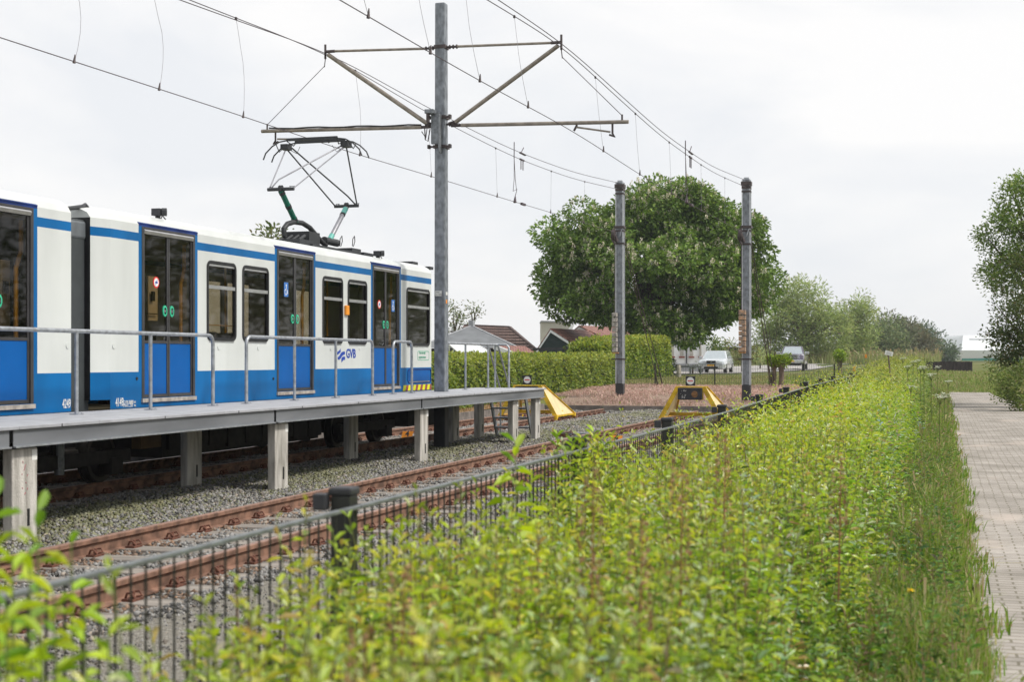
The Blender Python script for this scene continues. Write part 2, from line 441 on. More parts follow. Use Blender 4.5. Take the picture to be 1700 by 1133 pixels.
def leaves(C, D, Nn, Ln, Wd, fold=.25, droop=.15):
    """six-point folded leaves. C base points, D axis, Nn rough normal"""
    D = unit(D); S = unit(np.cross(D, Nn)); Nr = np.cross(S, D)
    Ln = Ln[:, None]; Wd = Wd[:, None] / 2
    P = [C,
         C + D * Ln * .32 + S * Wd * .9 + Nr * Wd * fold,
         C + D * Ln * .68 + S * Wd * .85 + Nr * Wd * (fold - .2),
         C + D * Ln - Nr * Ln * droop,
         C + D * Ln * .68 - S * Wd * .85 + Nr * Wd * (fold - .2),
         C + D * Ln * .32 - S * Wd * .9 + Nr * Wd * fold]
    V = np.stack(P, 1).reshape(-1, 3); n = len(C)
    b = np.arange(n)[:, None] * 6
    Fc = np.concatenate([b + np.array([[0, 3, 2, 1]]), b + np.array([[0, 5, 4, 3]])], 0)
    return V, Fc
def textobj(name, t, size, loc, rot, m, parent, sx=1.0, align='LEFT', bold=0.0):
    cu = bpy.data.curves.new(name, 'FONT'); cu.body = t; cu.size = size; cu.extrude = .0015; cu.align_x = align; cu.align_y = 'BOTTOM'; cu.offset = bold
    tmp = bpy.data.objects.new(name, cu); COL.objects.link(tmp)
    dg = bpy.context.evaluated_depsgraph_get(); me = bpy.data.meshes.new_from_object(tmp.evaluated_get(dg))
    bpy.data.objects.remove(tmp); me.materials.clear(); me.materials.append(m); me.name = name
    o = bpy.data.objects.new(name, me); COL.objects.link(o)
    o.parent = parent; o.location = Vector(loc) - wloc(parent); o.rotation_euler = rot; o.scale = (sx, 1, 1)
    return o
SIDE = (R(90), 0, R(90))          # text upright on a wall that faces +X, reading along +Y

# ================================================================== SETTING
def grid(name, xs, ys, m, dz=0.0, kind='structure', fn=None, uv=False):
    xs = np.asarray(xs, float); ys = np.asarray(ys, float)
    X, Y = np.meshgrid(xs, ys); Z = terr(X, Y) + dz
    if fn is not None: X, Y, Z = fn(X, Y, Z)
    V = np.stack([X.ravel(), Y.ravel(), Z.ravel()], 1)
    nx, ny = len(xs), len(ys)
    i, j = np.meshgrid(np.arange(nx - 1), np.arange(ny - 1)); b = (j * nx + i).ravel()
    o = npmesh(name, V, np.stack([b, b + 1, b + nx + 1, b + nx], 1), 4, m, smooth=True)
    if kind: o['kind'] = kind
    return o
gx = np.concatenate([[-1500, -600, -250, -120, -70, -45, -30], np.arange(-24, -13, 1.5), [-13.2, -12.9, -12.84, -12.78, -12.4, -10, -8, -6, -4, -3.4, -3, -2.6, -2.2, -1.8], np.arange(-1, 8, 1), [10, 15, 25, 50, 100, 250, 600, 1500]])
gy = np.concatenate([[-60, -20], np.arange(-4, 46, 4), [46.25, 46.6, 48], np.arange(50, 145, 5), [160, 200, 300, 500, 900, 1500, 3000]])
grid('ground', gx, gy, M['ground'], -0.02)
grid('ballast_bed', np.linspace(-12.76, -4.3, 12), np.linspace(-3, 46.22, 50), M['bed'], -0.004)
grid('gravel_strip', np.linspace(-5.0, -2.3, 8), np.linspace(-3, 62, 50), M['grit'], 0.004)
grid('bare_ground', np.linspace(-14.0, -2.6, 20), np.linspace(46.75, 60, 24), M['sand'], 0.0)
grid('dry_ground', np.linspace(-15.5, -12.95, 6), np.linspace(-3, 46.7, 40), M['ochre'], 0.004)
def pathfn(X, Y, Z):
    l = .23 + .02 * np.sin(Y * .9) + .03 * np.sin(Y * 2.3)
    r = np.interp(Y, [-5, 40, 52, 60, 69], [3.6, 3.35, 2.95, 2.55, 2.1])
    t = (X - X.min()) / (X.max() - X.min())
    return l + (r - l) * t, Y, terr(l, Y) + .012
grid('path', np.linspace(0, 1, 6), np.linspace(-4, 68.5, 60), M['paver'], 0, fn=pathfn)
# the lane behind, from the parking place up to the right
def lane():
    near = [(1040, 84), (1130, 86), (1215, 90), (1290, 101), (1345, 114), (1400, 136), (1450, 170)]
    far = [(1040, 122), (1130, 124), (1215, 128), (1290, 134), (1345, 146), (1400, 168), (1450, 215)]
    V = []; n = len(near)
    for k in range(7):
        for a, b in zip(near, far):
            u = a[0]; Z = a[1] + (b[1] - a[1]) * k / 6
            p = at(u, 600, Z); V.append((p.x, p.y, tz(p.x, p.y) + .03))
    P = [(k * n + i, k * n + i + 1, (k + 1) * n + i + 1, (k + 1) * n + i) for k in range(6) for i in range(n - 1)]
    o = npmesh('road', np.array(V), np.array(P), 4, M['asphalt']); o['kind'] = 'structure'
lane()
# kerb boards round the ballast
kb = MB()
for i in range(20):
    y0 = -3 + i * 2.46
    kb.box(-12.84, -12.78, y0, y0 + 2.44, -.05, .235 - (.012 if i % 2 else 0))
x = -12.84
while x < -4.6:
    kb.box(x, min(x + 2.03, -4.3), 46.27, 46.33, -.05, .175 + random.uniform(-.01, .01)); x += 2.05
tag(kb.build('kerb', M['kerb'], origin=(-12.8, 46.3, 0)), 'low weathered board edging round the gravel at the end of the tracks', 'kerb')

# ================================================================== TRACKS
def rail_mesh(xc, y0, y1):
    pr = [(-.065, 0), (.065, 0), (.065, .012), (.012, .026), (.009, .10), (.035, .117), (.035, .148), (.028, .155), (-.028, .155), (-.035, .148), (-.035, .117), (-.009, .10), (-.012, .026), (-.065, .012)]
    mb = MB(); n = len(pr)
    mb.add([(xc + p, y0, .005 + q) for p, q in pr] + [(xc + p, y1, .005 + q) for p, q in pr], [tuple(range(n)), tuple(range(2 * n - 1, n - 1, -1))])
    for i in range(n):
        j = (i + 1) % n
        mb.f.append((i, n + i, n + j, j)); mb.m.append(1 if i in (7, 8, 9) else 0)
    return mb
sleep_proto = clip_proto = None
def track(xc, y0, y1, label):
    root = thing('railway_track', label, 'railway track', (xc, y0, 0), 'siding tracks')
    for s in (-1, 1):
        rail_mesh(xc + s * .7525, y0, y1).build('rail', [M['rust'], M['rusthead']], root)
    sl = MB().box(-1.2, 1.2, -.125, .125, -.12, .018).build('sleeper', M['sleeper'], root, local=True, bevel=.012)
    cl = MB(); cl.box(-.149, .149, -.069, .069, .0, .0205)
    for s in (-1, 1):
        cl.box(s * .105 - .045, s * .105 + .045, -.07, .07, .018, .036)
        for dy in (-.035, .035):
            pts = [(s * .07, dy, .04), (s * .09, dy * 1.3, .075), (s * .125, dy * 1.6, .08), (s * .15, dy * 1.3, .05), (s * .12, dy * .6, .045)]
            cl.tube(pts, .009, 6)
        cl.tube([(s * .11, 0, .03), (s * .11, 0, .085)], .014, 6)
    cp = cl.build('rail_clip', M['clip'], sl, local=True); cp.location = (.7525, 0, 0)
    c2 = cp.copy(); COL.objects.link(c2); c2.parent = sl; c2.location = (-.7525, 0, 0)
    ys = np.arange(y0 + .3, y1, .617)
    for k, y in enumerate(ys[:99]):
        o = sl if k == 0 else copy_tree(sl, root)
        o.location = (random.uniform(-.02, .02), y - y0, random.uniform(-.004, .004)); o.rotation_euler = (0, 0, random.uniform(-.012, .012))
    return root
TN, TF = -6.325, -10.98
track(TN, 3.0, 43.0, 'rusty railway track in front of the platform, nearest the fence')
track(TF, 5.0, 43.9, 'rusty railway track under the blue and white tram')

# ballast stones
def stones():
    def cloud(x0, x1, y0, y1, dens, smin, smax):
        n = int((x1 - x0) * (y1 - y0) * dens)
        x = rng.uniform(x0, x1, n); y = rng.uniform(y0, y1, n); s = rng.uniform(smin, smax, n)
        return x, y, s
    parts = [cloud(-9.9, -5.1, 7, 22, 1650, .018, .038), cloud(-12.7, -9.9, 10, 24, 400, .022, .042), cloud(-12.7, -4.7, 22, 33, 760, .022, .044), cloud(-12.7, -4.4, 33, 46.1, 380, .026, .052), cloud(-5.2, -4.9, 5, 18, 700, .012, .034), cloud(-5.0, -3.2, 4, 18, 420, .005, .018), cloud(-4.9, -3.6, 4, 18, 25, .02, .04)]
    x = np.concatenate([p[0] for p in parts]); y = np.concatenate([p[1] for p in parts]); s = np.concatenate([p[2] for p in parts])
    keep = np.ones(len(x), bool)
    for xc in (TN, TF):
        for q in (-1, 1): keep &= np.abs(x - (xc + q * .7525)) > .075
        ph = ((y - (3.3 if xc == TN else 5.3) + .3085) % .617) - .3085
        on = (np.abs(x - xc) < 1.2) & (np.abs(ph) < .12)
        keep &= ~(on & (rng.random(len(x)) < .94))
    x, y, s = x[keep], y[keep], s[keep]; n = len(x)
    h = .035 * np.exp(-((x + 8.9) / .8) ** 2) + .02 * np.sin(x * 5) * np.sin(y * 3)
    inside = (np.abs(x - TN) < 1.2) | (np.abs(x - TF) < 1.2)
    z = h + rng.uniform(-.016, .024, n) - np.where(inside, .012, 0)
    cube = np.array([(-1, -1, -1), (1, -1, -1), (1, 1, -1), (-1, 1, -1), (-1, -1, 1), (1, -1, 1), (1, 1, 1), (-1, 1, 1)], float) * .5
    P = cube[None] * rng.uniform(.45, 1.25, (n, 8, 3)) * s[:, None, None] * rng.uniform(.6, 1.35, (n, 1, 3))
    q = rng.normal(size=(n, 4)); q /= np.linalg.norm(q, axis=1, keepdims=True); w, a, b, c = q.T
    Rm = np.stack([1 - 2 * (b * b + c * c), 2 * (a * b - c * w), 2 * (a * c + b * w), 2 * (a * b + c * w), 1 - 2 * (a * a + c * c), 2 * (b * c - a * w), 2 * (a * c - b * w), 2 * (b * c + a * w), 1 - 2 * (a * a + b * b)], 1).reshape(n, 3, 3)
    P = np.einsum('nij,nkj->nki', Rm, P) + np.stack([x, y, z], 1)[:, None]
    t = np.array([(0, 2, 1), (0, 3, 2), (4, 5, 6), (4, 6, 7), (0, 1, 5), (0, 5, 4), (1, 2, 6), (1, 6, 5), (2, 3, 7), (2, 7, 6), (3, 0, 4), (3, 4, 7)])
    Fc = (np.arange(n)[:, None, None] * 8 + t[None]).reshape(-1, 3)
    g = rng.uniform(.07, .34, n)
    c = np.stack([g * 1.0, g * .975, g * .94], 1)
    wm = rng.random(n) < .18; c[wm] *= np.array([1.1, .98, .86])
    moss = np.exp(-((x + 8.8) / 1.0) ** 2) * (0.62 + .38 * np.sin(y * 1.1 + np.sin(x * 3)))
    mk = rng.random(n) < moss * .95; c[mk] = c[mk] * .5 + np.array([.10, .105, .03]) * rng.uniform(.6, 1.2, (mk.sum(), 1))
    rk = (np.abs(np.abs(x - TN) - .75) < .35) & (rng.random(n) < .6); c[rk] *= np.array([.95, .68, .52])
    o = npmesh('ballast_stones', P.reshape(-1, 3), Fc, 3, M['stone'], np.repeat(c, 8, 0))
    tag(o, 'loose grey track ballast, mossy along the platform posts', 'gravel', kind='stuff')
stones()

# ================================================================== PLATFORM
DZ = 1.105
AF, AB = 8.10, 9.66
plat = thing('tram_platform', 'long raised steel platform on concrete posts with tubular handrails beside the tram', 'platform', (-8.9, 16, 0))
PY = [5.95, 11.4, 16.8, 22.12, 27.4, 29.05]
edges = [3.4, 11.12, 16.5, 21.85, 29.35]
ys = np.arange(3.4, 29.4, 1.3)
for k, y in enumerate(ys):
    y1 = min(y + 1.296, 29.4)
    mb = MB()
    if y < 25.62 < y1 or y < 25.38 < y1:   # the mast passes through a cut-out
        mb.box(-8.96, -AF, y, y1, DZ - .032, DZ).box(-AB, -9.24, y, y1, DZ - .032, DZ)
        mb.box(-9.24, -8.96, y, max(y + .001, 25.36), DZ - .032, DZ)
        if y1 > 25.66: mb.box(-9.24, -8.96, 25.66, y1, DZ - .032, DZ)
    else:
        mb.box(-AB, -AF, y, y1, DZ - .032, DZ)
    mb.build('deck_panel', M['deck'], plat, bevel=.004)
for k in range(len(edges) - 1):
    y0, y1 = edges[k] + .03, edges[k + 1] - (.03 if k < 3 else 0)
    for xs_, sg in ((-AF - .035, 1), (-AB + .035, -1)):
        mb = MB()
        mb.box(xs_ - .004, xs_ + .004, y0, y1, DZ - .185, DZ - .036)
        mb.box(min(xs_, xs_ - sg * .06), max(xs_, xs_ - sg * .06), y0, y1, DZ - .199, DZ - .186)
        ch_ = mb.build('edge_channel', M['channel'], plat)
        e0, e1 = sorted((xs_ + sg * .004, xs_ + sg * .034)); MB().box(e0, e1, y0, y1, DZ - .199, DZ - .185).build('flange', M['galv'], ch_)
        if sg > 0:
            for q in (.7, 2.6, 4.3): MB().box(-AF + .0005, -AF + .004, y0 + q, y0 + q + .012, DZ - .03, DZ - .004).build('joint', M['black'], ch_)
for y in list(PY) + []:
    mb = MB().box(-AB + .05, -AF - .05, y - .05, y + .05, DZ - .17, DZ - .034); mb.build('cross_beam', M['channel'], plat)
cp0 = None
for y in PY:
    for x in (-8.24, -9.5):
        mb = MB()
        mb.box(x - .055, x + .055, y - .19, y + .19, -.1, DZ - .215)
        p = mb.build('concrete_post', M['concrete'], plat, bevel=.012)
        MB().box(x + .056, x + .059, y + .03, y + .065, .16, .32).build('slot', M['black'], p)
        MB().box(x - .04, x + .045, y - .1, y + .1, DZ - .214, DZ - .2).build('bearing_plate', M['galvdark'], p)
        if x > -9:
            MB().box(x + .0565, x + .058, y + .10, y + .18, DZ - .335, DZ - .235).build('white_tag', M['signwhite'], p)
# faint red scribble on the nearest post
sc_ = MB()
for k in range(9):
    yy = 11.4 + random.uniform(-.08, .05); zz = .45 + k * .04 + random.uniform(-.02, .02)
    sc_.bar((-8.1835, yy, zz), (-8.1835, yy + random.uniform(-.02, .02), zz + random.uniform(.01, .035)), .005, .004)
sc_.build('scribble', mat('faded red paint', (.45, .09, .13), .7), plat)
def loop_rail(ys, x=-9.2, open0=False, open1=False, h=.93):
    """a tubular frame along Y with bent ends"""
    rb = .11; z1 = DZ + h; mb = MB(); pts = []
    y0, y1 = ys[0], ys[-1]
    if open0: pts.append((x, y0 - 4, z1))
    else:
        pts += [(x, y0, DZ)] + [(x, y0 + rb - rb * math.cos(t), z1 - rb + rb * math.sin(t)) for t in np.linspace(0, math.pi / 2, 7)]
    if open1: pts.append((x, y1, z1))
    else:
        pts += [(x, y1 - rb + rb * math.sin(t), z1 - rb + rb * math.cos(t)) for t in np.linspace(0, math.pi / 2, 7)] + [(x, y1, DZ)]
    mb.tube(pts, .0245, 12)
    hr = mb.build('handrail', M['galv'], plat, smooth=True)
    for i, y in enumerate(ys):
        end = (i == 0 and not open0) or (i == len(ys) - 1 and not open1)
        if not end: MB().tube([(x, y, DZ), (x, y, z1 - .01)], .022, 10).build('upright', M['galv'], hr, smooth=True)
        fl = MB(); fl.box(x - .055, x + .055, y - .055, y + .055, DZ + .001, DZ + .011)
        for q in (-1, 1): fl.tube([(x + q * .04, y + .04, DZ + .01), (x + q * .04, y + .04, DZ + .022)], .009, 6)
        fl.build('base_flange', M['galv'], hr)
    return hr
ly = lambda u: lat(u, 9.2)
loop_rail([ly(127), ly(250), ly(353.5)], open0=True)
loop_rail([ly(409), ly(489), ly(557.5), ly(618.5)])
loop_rail([ly(652.6), ly(683.6)])
# rear corner railing by the steps
loop_rail([ly(738) , ly(772.8), ly(810.4)], open1=True)
cr_ = MB(); zt = DZ + .93; yA = ly(810.4)
yE = 29.25
cr_.tube([(-9.2, yA, zt), (-9.2, yE - .08, zt), (-9.15, yE, zt), (-8.95, yE, zt), (-8.89, yE, zt - .06), (-8.89, yE, DZ)], .0245, 10)
cr_.tube([(-9.2, yE, DZ), (-9.2, yE, zt)], .022, 10)
cr_.build('handrail', M['galv'], plat, smooth=True)
st = MB()
ys0, ys1 = 29.42, 30.05
for xs_ in (-9.42, -8.62):
    st.prism([(xs_ - .015, ys0, DZ - .05), (xs_ - .015, ys0 + .16, DZ - .05), (xs_ - .015, ys1 + .16, .0), (xs_ - .015, ys1, .0)], (.03, 0, 0))
stair = st.build('stair', M['galvdark'], plat)
for k in range(4):
    f = (k + .8) / 4.9; z = (DZ - .05) * (1 - f); y = ys0 + (ys1 - ys0) * f
    MB().box(-9.405, -8.635, y - .02, y + .2, z - .035, z).build('tread', M['galvdark'], stair)
sr = MB()
for xs_ in (-9.42, -9.2):
    sr.tube([(xs_, ys0 - .1, zt - .02), (xs_, ys0 + .05, zt - .03), (xs_, ys1 + .3, zt - 1.0), (xs_, ys1 + .3, .05)], .02, 8)
sr.build('stair_handrail', M['galv'], stair, smooth=True)

# ================================================================== TRAM
AX = 9.82; XT = -AX
T = lambda u: lat(u, AX)
Zt = lambda u, v: zlat(u, v, AX)
tram = thing('tram', 'articulated blue and white tram standing behind the raised platform with its pantograph up', 'tram', (TF, 18, 0))
ZB, ZBL, ZB1, ZB2, ZR = .88, 1.56, 3.23, 3.34, 3.45
def wall(mb, x, y0, y1, holes, patches=(), flip=False, zb=ZB):
    ysl = sorted(set([y0, y1] + [h for o in holes for h in o[:2]] + [h for o in patches for h in o[:2]]))
    zsl = sorted(set([zb, ZBL, ZB1, ZB2, ZR] + [h for o in holes for h in o[2:4]] + [h for o in patches for h in o[2:4]]))
    ysl = [y for y in ysl if y0 - 1e-6 <= y <= y1 + 1e-6]; zsl = [z for z in zsl if z >= zb - 1e-6]
    for i in range(len(ysl) - 1):
        for j in range(len(zsl) - 1):
            yc = (ysl[i] + ysl[i + 1]) / 2; zc = (zsl[j] + zsl[j + 1]) / 2
            if any(h[0] < yc < h[1] and h[2] < zc < h[3] for h in holes): continue
            if zc > ZR and not any(p[0] < yc < p[1] and p[2] < zc < p[3] for p in patches): continue
            mi = 1 if (zc < ZBL or ZB1 < zc < ZB2) else 0
            for p in patches:
                if p[0] < yc < p[1] and p[2] < zc < p[3]: mi = p[4]
            q = [(x, ysl[i], zsl[j]), (x, ysl[i + 1], zsl[j]), (x, ysl[i + 1], zsl[j + 1]), (x, ysl[i], zsl[j + 1])]
            mb.add(q, [(3, 2, 1, 0) if flip else (0, 1, 2, 3)], mi)
def rrect(y0, y1, z0, z1, r, n=6):
    pts = []
    for cy, cz, a0 in ((y1 - r, z1 - r, 0), (y0 + r, z1 - r, 90), (y0 + r, z0 + r, 180), (y1 - r, z0 + r, 270)):
        for k in range(n + 1):
            a = R(a0 + 90 * k / n); pts.append((cy + r * math.cos(a), cz + r * math.sin(a)))
    return pts
def ring(mb, x, y0, y1, z0, z1, r, w, d, mi=0, back=None):
    o = rrect(y0, y1, z0, z1, r); i = rrect(y0 + w, y1 - w, z0 + w, z1 - w, max(.01, r - w)); n = len(o)
    bk = -.01 if back is None else back
    vs = [(x + d, *p) for p in o] + [(x + d, *p) for p in i] + [(x + bk, *p) for p in o] + [(x + bk, *p) for p in i]
    fs = []
    for k in range(n):
        q = (k + 1) % n
        fs += [(k, q, n + q, n + k), (k, 2 * n + k, 2 * n + q, q), (n + k, n + q, 3 * n + q, 3 * n + k)]
    mb.add(vs, fs, mi)
def window(y0, y1, z0, z1, par, bar=2.74):
    mb = MB(); ring(mb, XT, y0, y1, z0, z1, .10, .042, .014, back=-.035)
    fr = mb.build('window', M['rubber'], par, smooth=True)
    MB().add([(XT - .018, y0 + .01, z0 + .01), (XT - .018, y1 - .01, z0 + .01), (XT - .018, y1 - .01, z1 - .01), (XT - .018, y0 + .01, z1 - .01)], [(0, 1, 2, 3)]).build('pane', M['glass'], fr)
    if bar:
        b = MB(); b.box(XT - .014, XT + .012, y0 + .03, y1 - .03, bar - .025, bar + .025)
        b.box(XT - .012, XT + .006, y0 + .05, y1 - .05, z1 - .075, z1 - .048)
        b.build('vent_bar', M['alu'], fr)
    MB().tube([(XT + .006, y0 + .07, z0 - .012), (XT + .006, y1 - .07, z0 - .012)], .008, 6).build('drip_rail', M['alu'], fr)
    return fr
def sticker(par, kind, y, z, r):
    x = XT - .018
    if kind == 'ban':
        o = MB().disc((x, y, z), (1, 0, 0), r, .004, 24).build('sticker', M['red'], par)
        MB().disc((x + .003, y, z), (1, 0, 0), r * .74, .003, 24).build('sticker_face', M['signwhite'], o)
        g = MB(); g.box(x + .0065, x + .0075, y - .03, y + .03, z - .012, z + .012); g.bar((x + .007, y - .025, z - .035), (x + .007, y + .02, z + .04), .01, .002)
        g.build('sticker_mark', M['logo'], o)
    else:
        o = MB().box(x, x + .004, y - r, y + r, z - r * 1.5, z + r * 1.5).build('sticker', M['stickerblue'], par)
        g = MB(); xx = x + .005
        g.disc((xx - .001, y + .0, z + r * .9), (1, 0, 0), r * .22, .002, 12)
        g.bar((xx, y, z + r * .65), (xx, y, z - r * .1), .002, r * .22); g.bar((xx, y, z - .1 * r), (xx, y + r * .5, z - .1 * r), .002, r * .18)
        g.bar((xx, y + r * .5, z - .1 * r), (xx, y + r * .7, z - r * .9), .002, r * .18)
        ring(g, xx - .002, y - r * .75, y + r * .45, z - r * 1.15, z + r * .1, r * .55, r * .16, .003)
        g.build('sticker_mark', M['signwhite'], o)
def door(y0, y1, par, stick=(), button2=None):
    """double leaf door; y0..y1 is the outside of the blue surround"""
    b = .075; a0, a1 = y0 + b, y1 - b; zb_, zt_ = 1.22, 3.43
    fr = MB()
    fr.box(XT - .05, XT + .008, a0, a0 + .055, zb_, zt_).box(XT - .05, XT + .008, a1 - .055, a1, zb_, zt_)
    fr.box(XT - .05, XT + .008, a0 + .055, a1 - .055, zt_ - .03, zt_)
    f = fr.build('door_frame', M['doorframe'], par, bevel=.006)
    MB().prism([(XT + .004, a0 + .05, zt_ - .09), (XT + .018, a0 + .05, zt_ - .05), (XT + .004, a0 + .05, zt_ - .031)], (0, a1 - a0 - .1, 0)).build('rain_gutter', M['alu'], f)
    MB().box(XT - .06, XT + .025, a0 - .01, a1 + .01, 1.165, 1.215).build('door_sill', M['step'], f)
    mid = (a0 + a1) / 2; zs = 1.95
    for (p, q, side) in ((a0 + .057, mid - .003, 1), (mid + .003, a1 - .057, -1)):
        w = .035; l = MB()
        l.box(XT - .045, XT - .012, p, p + w, 1.225, zt_ - .032).box(XT - .045, XT - .012, q - w, q, 1.225, zt_ - .032)
        l.box(XT - .045, XT - .012, p + w, q - w, 1.225, 1.265).box(XT - .045, XT - .012, p + w, q - w, zt_ - .09, zt_ - .032).box(XT - .045, XT - .012, p + w, q - w, zs - .02, zs + .015)
        lf = l.build('door_leaf', M['doorframe'], par)
        MB().box(XT - .035, XT - .020, p + w, q - w, 1.266, zs - .021).build('door_panel', M['doorblue'], lf)
        MB().add([(XT - .022, p + w, zs + .016), (XT - .022, q - w, zs + .016), (XT - .022, q - w, zt_ - .091), (XT - .022, p + w, zt_ - .091)], [(0, 1, 2, 3)]).build('pane', M['glass'], lf)
        by = q - w - .05 if side == 1 else p + w + .05
        g = MB()
        o_ = [(by + .055 * math.cos(t), 2.36 + .075 * math.sin(t)) for t in np.linspace(0, 2 * math.pi, 20, endpoint=False)]
        i_ = [(by + .030 * math.cos(t), 2.36 + .045 * math.sin(t)) for t in np.linspace(0, 2 * math.pi, 20, endpoint=False)]
        vs = [(XT - .008, *k) for k in o_] + [(XT - .006, *k) for k in i_] + [(XT - .02, *k) for k in o_]
        g.add(vs, [(k, (k + 1) % 20, 20 + (k + 1) % 20, 20 + k) for k in range(20)] + [(k, 40 + k, 40 + (k + 1) % 20, (k + 1) % 20) for k in range(20)])
        bt = g.build('door_button', M['green'], lf)
        MB().disc((XT - .019, by, 2.36), (1, 0, 0), .022, .01, 12).build('button_core', M['galvdark'], bt)
        for s_ in stick:
            if (s_[1] < mid) == (side == 1): sticker(lf, s_[0], s_[1], s_[2], s_[3])
def roof(mb, y0, y1):
    pr = [(XT, ZR), (XT - .05, 3.535), (XT - .16, 3.60), (XT - .5, 3.645), (TF, 3.665)]
    pr = pr + [(2 * TF - p[0], p[1]) for p in pr[-2::-1]]; n = len(pr)
    mb.add([(p[0], y0, p[1]) for p in pr] + [(p[0], y1, p[1]) for p in pr], [(n + i, n + i + 1, i + 1, i) for i in range(n - 1)] + [tuple(range(n)), tuple(range(2 * n - 1, n - 1, -1))], 0)
XFAR = 2 * TF - XT
Tm = [M['white'], M['blue'], M['darkblue'], M['rubber']]
def section(y0, y1, wins, doors, taper0, taper1, name):
    holes = [(w[0] + .032, w[1] - .032, w[2] + .032, w[3] - .032) for w in wins] + [(d[0] + .075, d[1] - .075, 1.22, 3.43) for d in doors]
    patches = []
    for d in doors:
        patches += [(d[0], d[0] + .075, 1.14, 3.46, 1), (d[1] - .075, d[1], 1.14, 3.46, 1), (d[0], d[1], 3.43, 3.46, 2), (d[0], d[1], 1.14, 1.22, 1)]
    mb = MB(); wall(mb, XT, y0, y1, holes, patches)
    roof(mb, y0, y1)
    wall(mb, XFAR, y0, y1, [h for h in holes[:len(wins)]], flip=True)
    # tapered ends
    for yy, tp, sg in ((y0, taper0, -1), (y1, taper1, 1)):
        if tp:
            ins = .08 if tp < .5 else .42
            ya = yy + sg * tp
            zb_ = 1.22 if sg < 0 else ZB
            for z0, z1, mi in ((zb_, ZBL, 1), (ZBL, ZB1, 0), (ZB1, ZB2, 1), (ZB2, ZR, 0)):
                for xa, sx in ((XT, -1), (XFAR, 1)):
                    q = [(xa, yy, z0), (xa + sx * ins, ya, z0), (xa + sx * ins, ya, z1), (xa, yy, z1)]
                    mb.add(q, [(0, 1, 2, 3)], mi)
            q = [(XT - ins, ya, zb_), (XFAR + ins, ya, zb_), (XFAR + ins, ya, ZR), (XT - ins, ya, ZR)]
            mb.add(q, [(0, 1, 2, 3)], 3 if tp < .5 else 0)
            pr = [(XT, ZR), (XT - .05, 3.535), (XT - .16, 3.60), (XT - .5, 3.645), (TF, 3.665)]
            pr = pr + [(2 * TF - p[0], p[1]) for p in pr[-2::-1]]; k_ = 1 - ins / 1.16; np_ = len(pr)
            rz = [(p[0], yy, p[1]) for p in pr] + [(TF + (p[0] - TF) * k_, ya, p[1] - (p[1] - ZR) * .25) for p in pr]
            mb.add(rz, [(i, i + 1, np_ + i + 1, np_ + i) for i in range(np_ - 1)] + [tuple(range(np_, 2 * np_))], 0)
        else:
            mb.add([(XT, yy, ZB), (XFAR, yy, ZB), (XFAR, yy, ZR), (XT, yy, ZR)], [(0, 1, 2, 3)], 3)
    body = mb.build(name, Tm, tram)
    for w in wins:
        window(*w, body)
        MB().add([(XFAR + .018, w[0] + .01, w[2] + .01), (XFAR + .018, w[1] - .01, w[2] + .01), (XFAR + .018, w[1] - .01, w[3] - .01), (XFAR + .018, w[0] + .01, w[3] - .01)], [(0, 1, 2, 3)]).build('far_pane', M['glass'], body)
    for d in doors:
        # small kicked-out lip over the surround
        MB().prism([(XT - .055, d[0], 3.46), (XT + .006, d[0], 3.46), (XT + .006, d[0], 3.472), (XT - .055, d[0], 3.50)], (0, d[1] - d[0], 0)).build('door_hood', M['darkblue'], body)
        door(d[0], d[1], body, d[2])
    MB().box(XT + .001, XT + .004, y0, y1, 1.095, 1.103).build('skirt_seam', M['doorframe'], body)
    # interior
    it = MB(); it.box(XFAR + .05, XT - .08, y0 + .02, y1 - .02, 1.0, 1.06); it.box(XFAR + .05, XT - .08, y0 + .02, y1 - .02, 3.30, 3.34)
    inn = it.build('interior', M['interior'], body)
    dd = [(d[0], d[1]) for d in doors]
    yy = y0 + .5
    while yy < y1 - .6:
        if not any(a - .25 < yy < b + .25 for a, b in dd):
            for xs_ in (-10.3, XFAR + .35):
                s_ = MB(); s_.box(xs_ - .22, xs_ + .22, yy - .22, yy + .2, 1.42, 1.50); s_.box(xs_ - .22, xs_ + .22, yy + .16, yy + .24, 1.48, 2.12); s_.box(xs_ - .08, xs_ + .08, yy - .08, yy + .08, 1.06, 1.42)
                s_.build('seat', M['seat'], inn, bevel=.02)
        yy += .82
    for a, b in dd:
        m_ = b - .17
        MB().tube([(XT - .16, m_, 1.06), (XT - .16, m_, 2.75), (XT - .18, m_ + .12, 2.95), (XT - .18, m_ + .12, 3.3)], .026, 8).build('grab_pole', M['yellow'], inn, smooth=True)
        MB().tube([(XT - .9, a + .1, 1.06), (XT - .9, a + .1, 3.3)], .018, 8).build('grab_pole', M['yellow'], inn, smooth=True)
    return body, inn
w = lambda u0, u1, zt_=3.11, zb_=1.985: (T(u0), T(u1), zb_, zt_)
D1 = (T(230), T(328), [('ban', T(261), Zt(260, 469), .075)])
D2 = (T(456), T(523.7), [('blue', T(476.5), Zt(476.5, 481), .075)])
D3 = (T(615.7), T(665.5), [('ban', T(631), Zt(631, 505.6), .08), ('blue', T(653.8), Zt(653.8, 508), .075)])
E1 = T(716)
body2, in2 = section(T(183), E1, [w(343, 391.5), w(402, 445.5), w(535, 568.7), w(577, 608.8), w(674.5, 713)], [D1, D2, D3], .31, .75, 'rear_body')
D0 = (T(62) - 1.52, T(62), [])
body1, in1 = section(5.0, T(118), [(10.6, 11.7, 1.985, 3.11), (9.2, 10.3, 1.985, 3.11)], [D0], 0, 0, 'front_body')
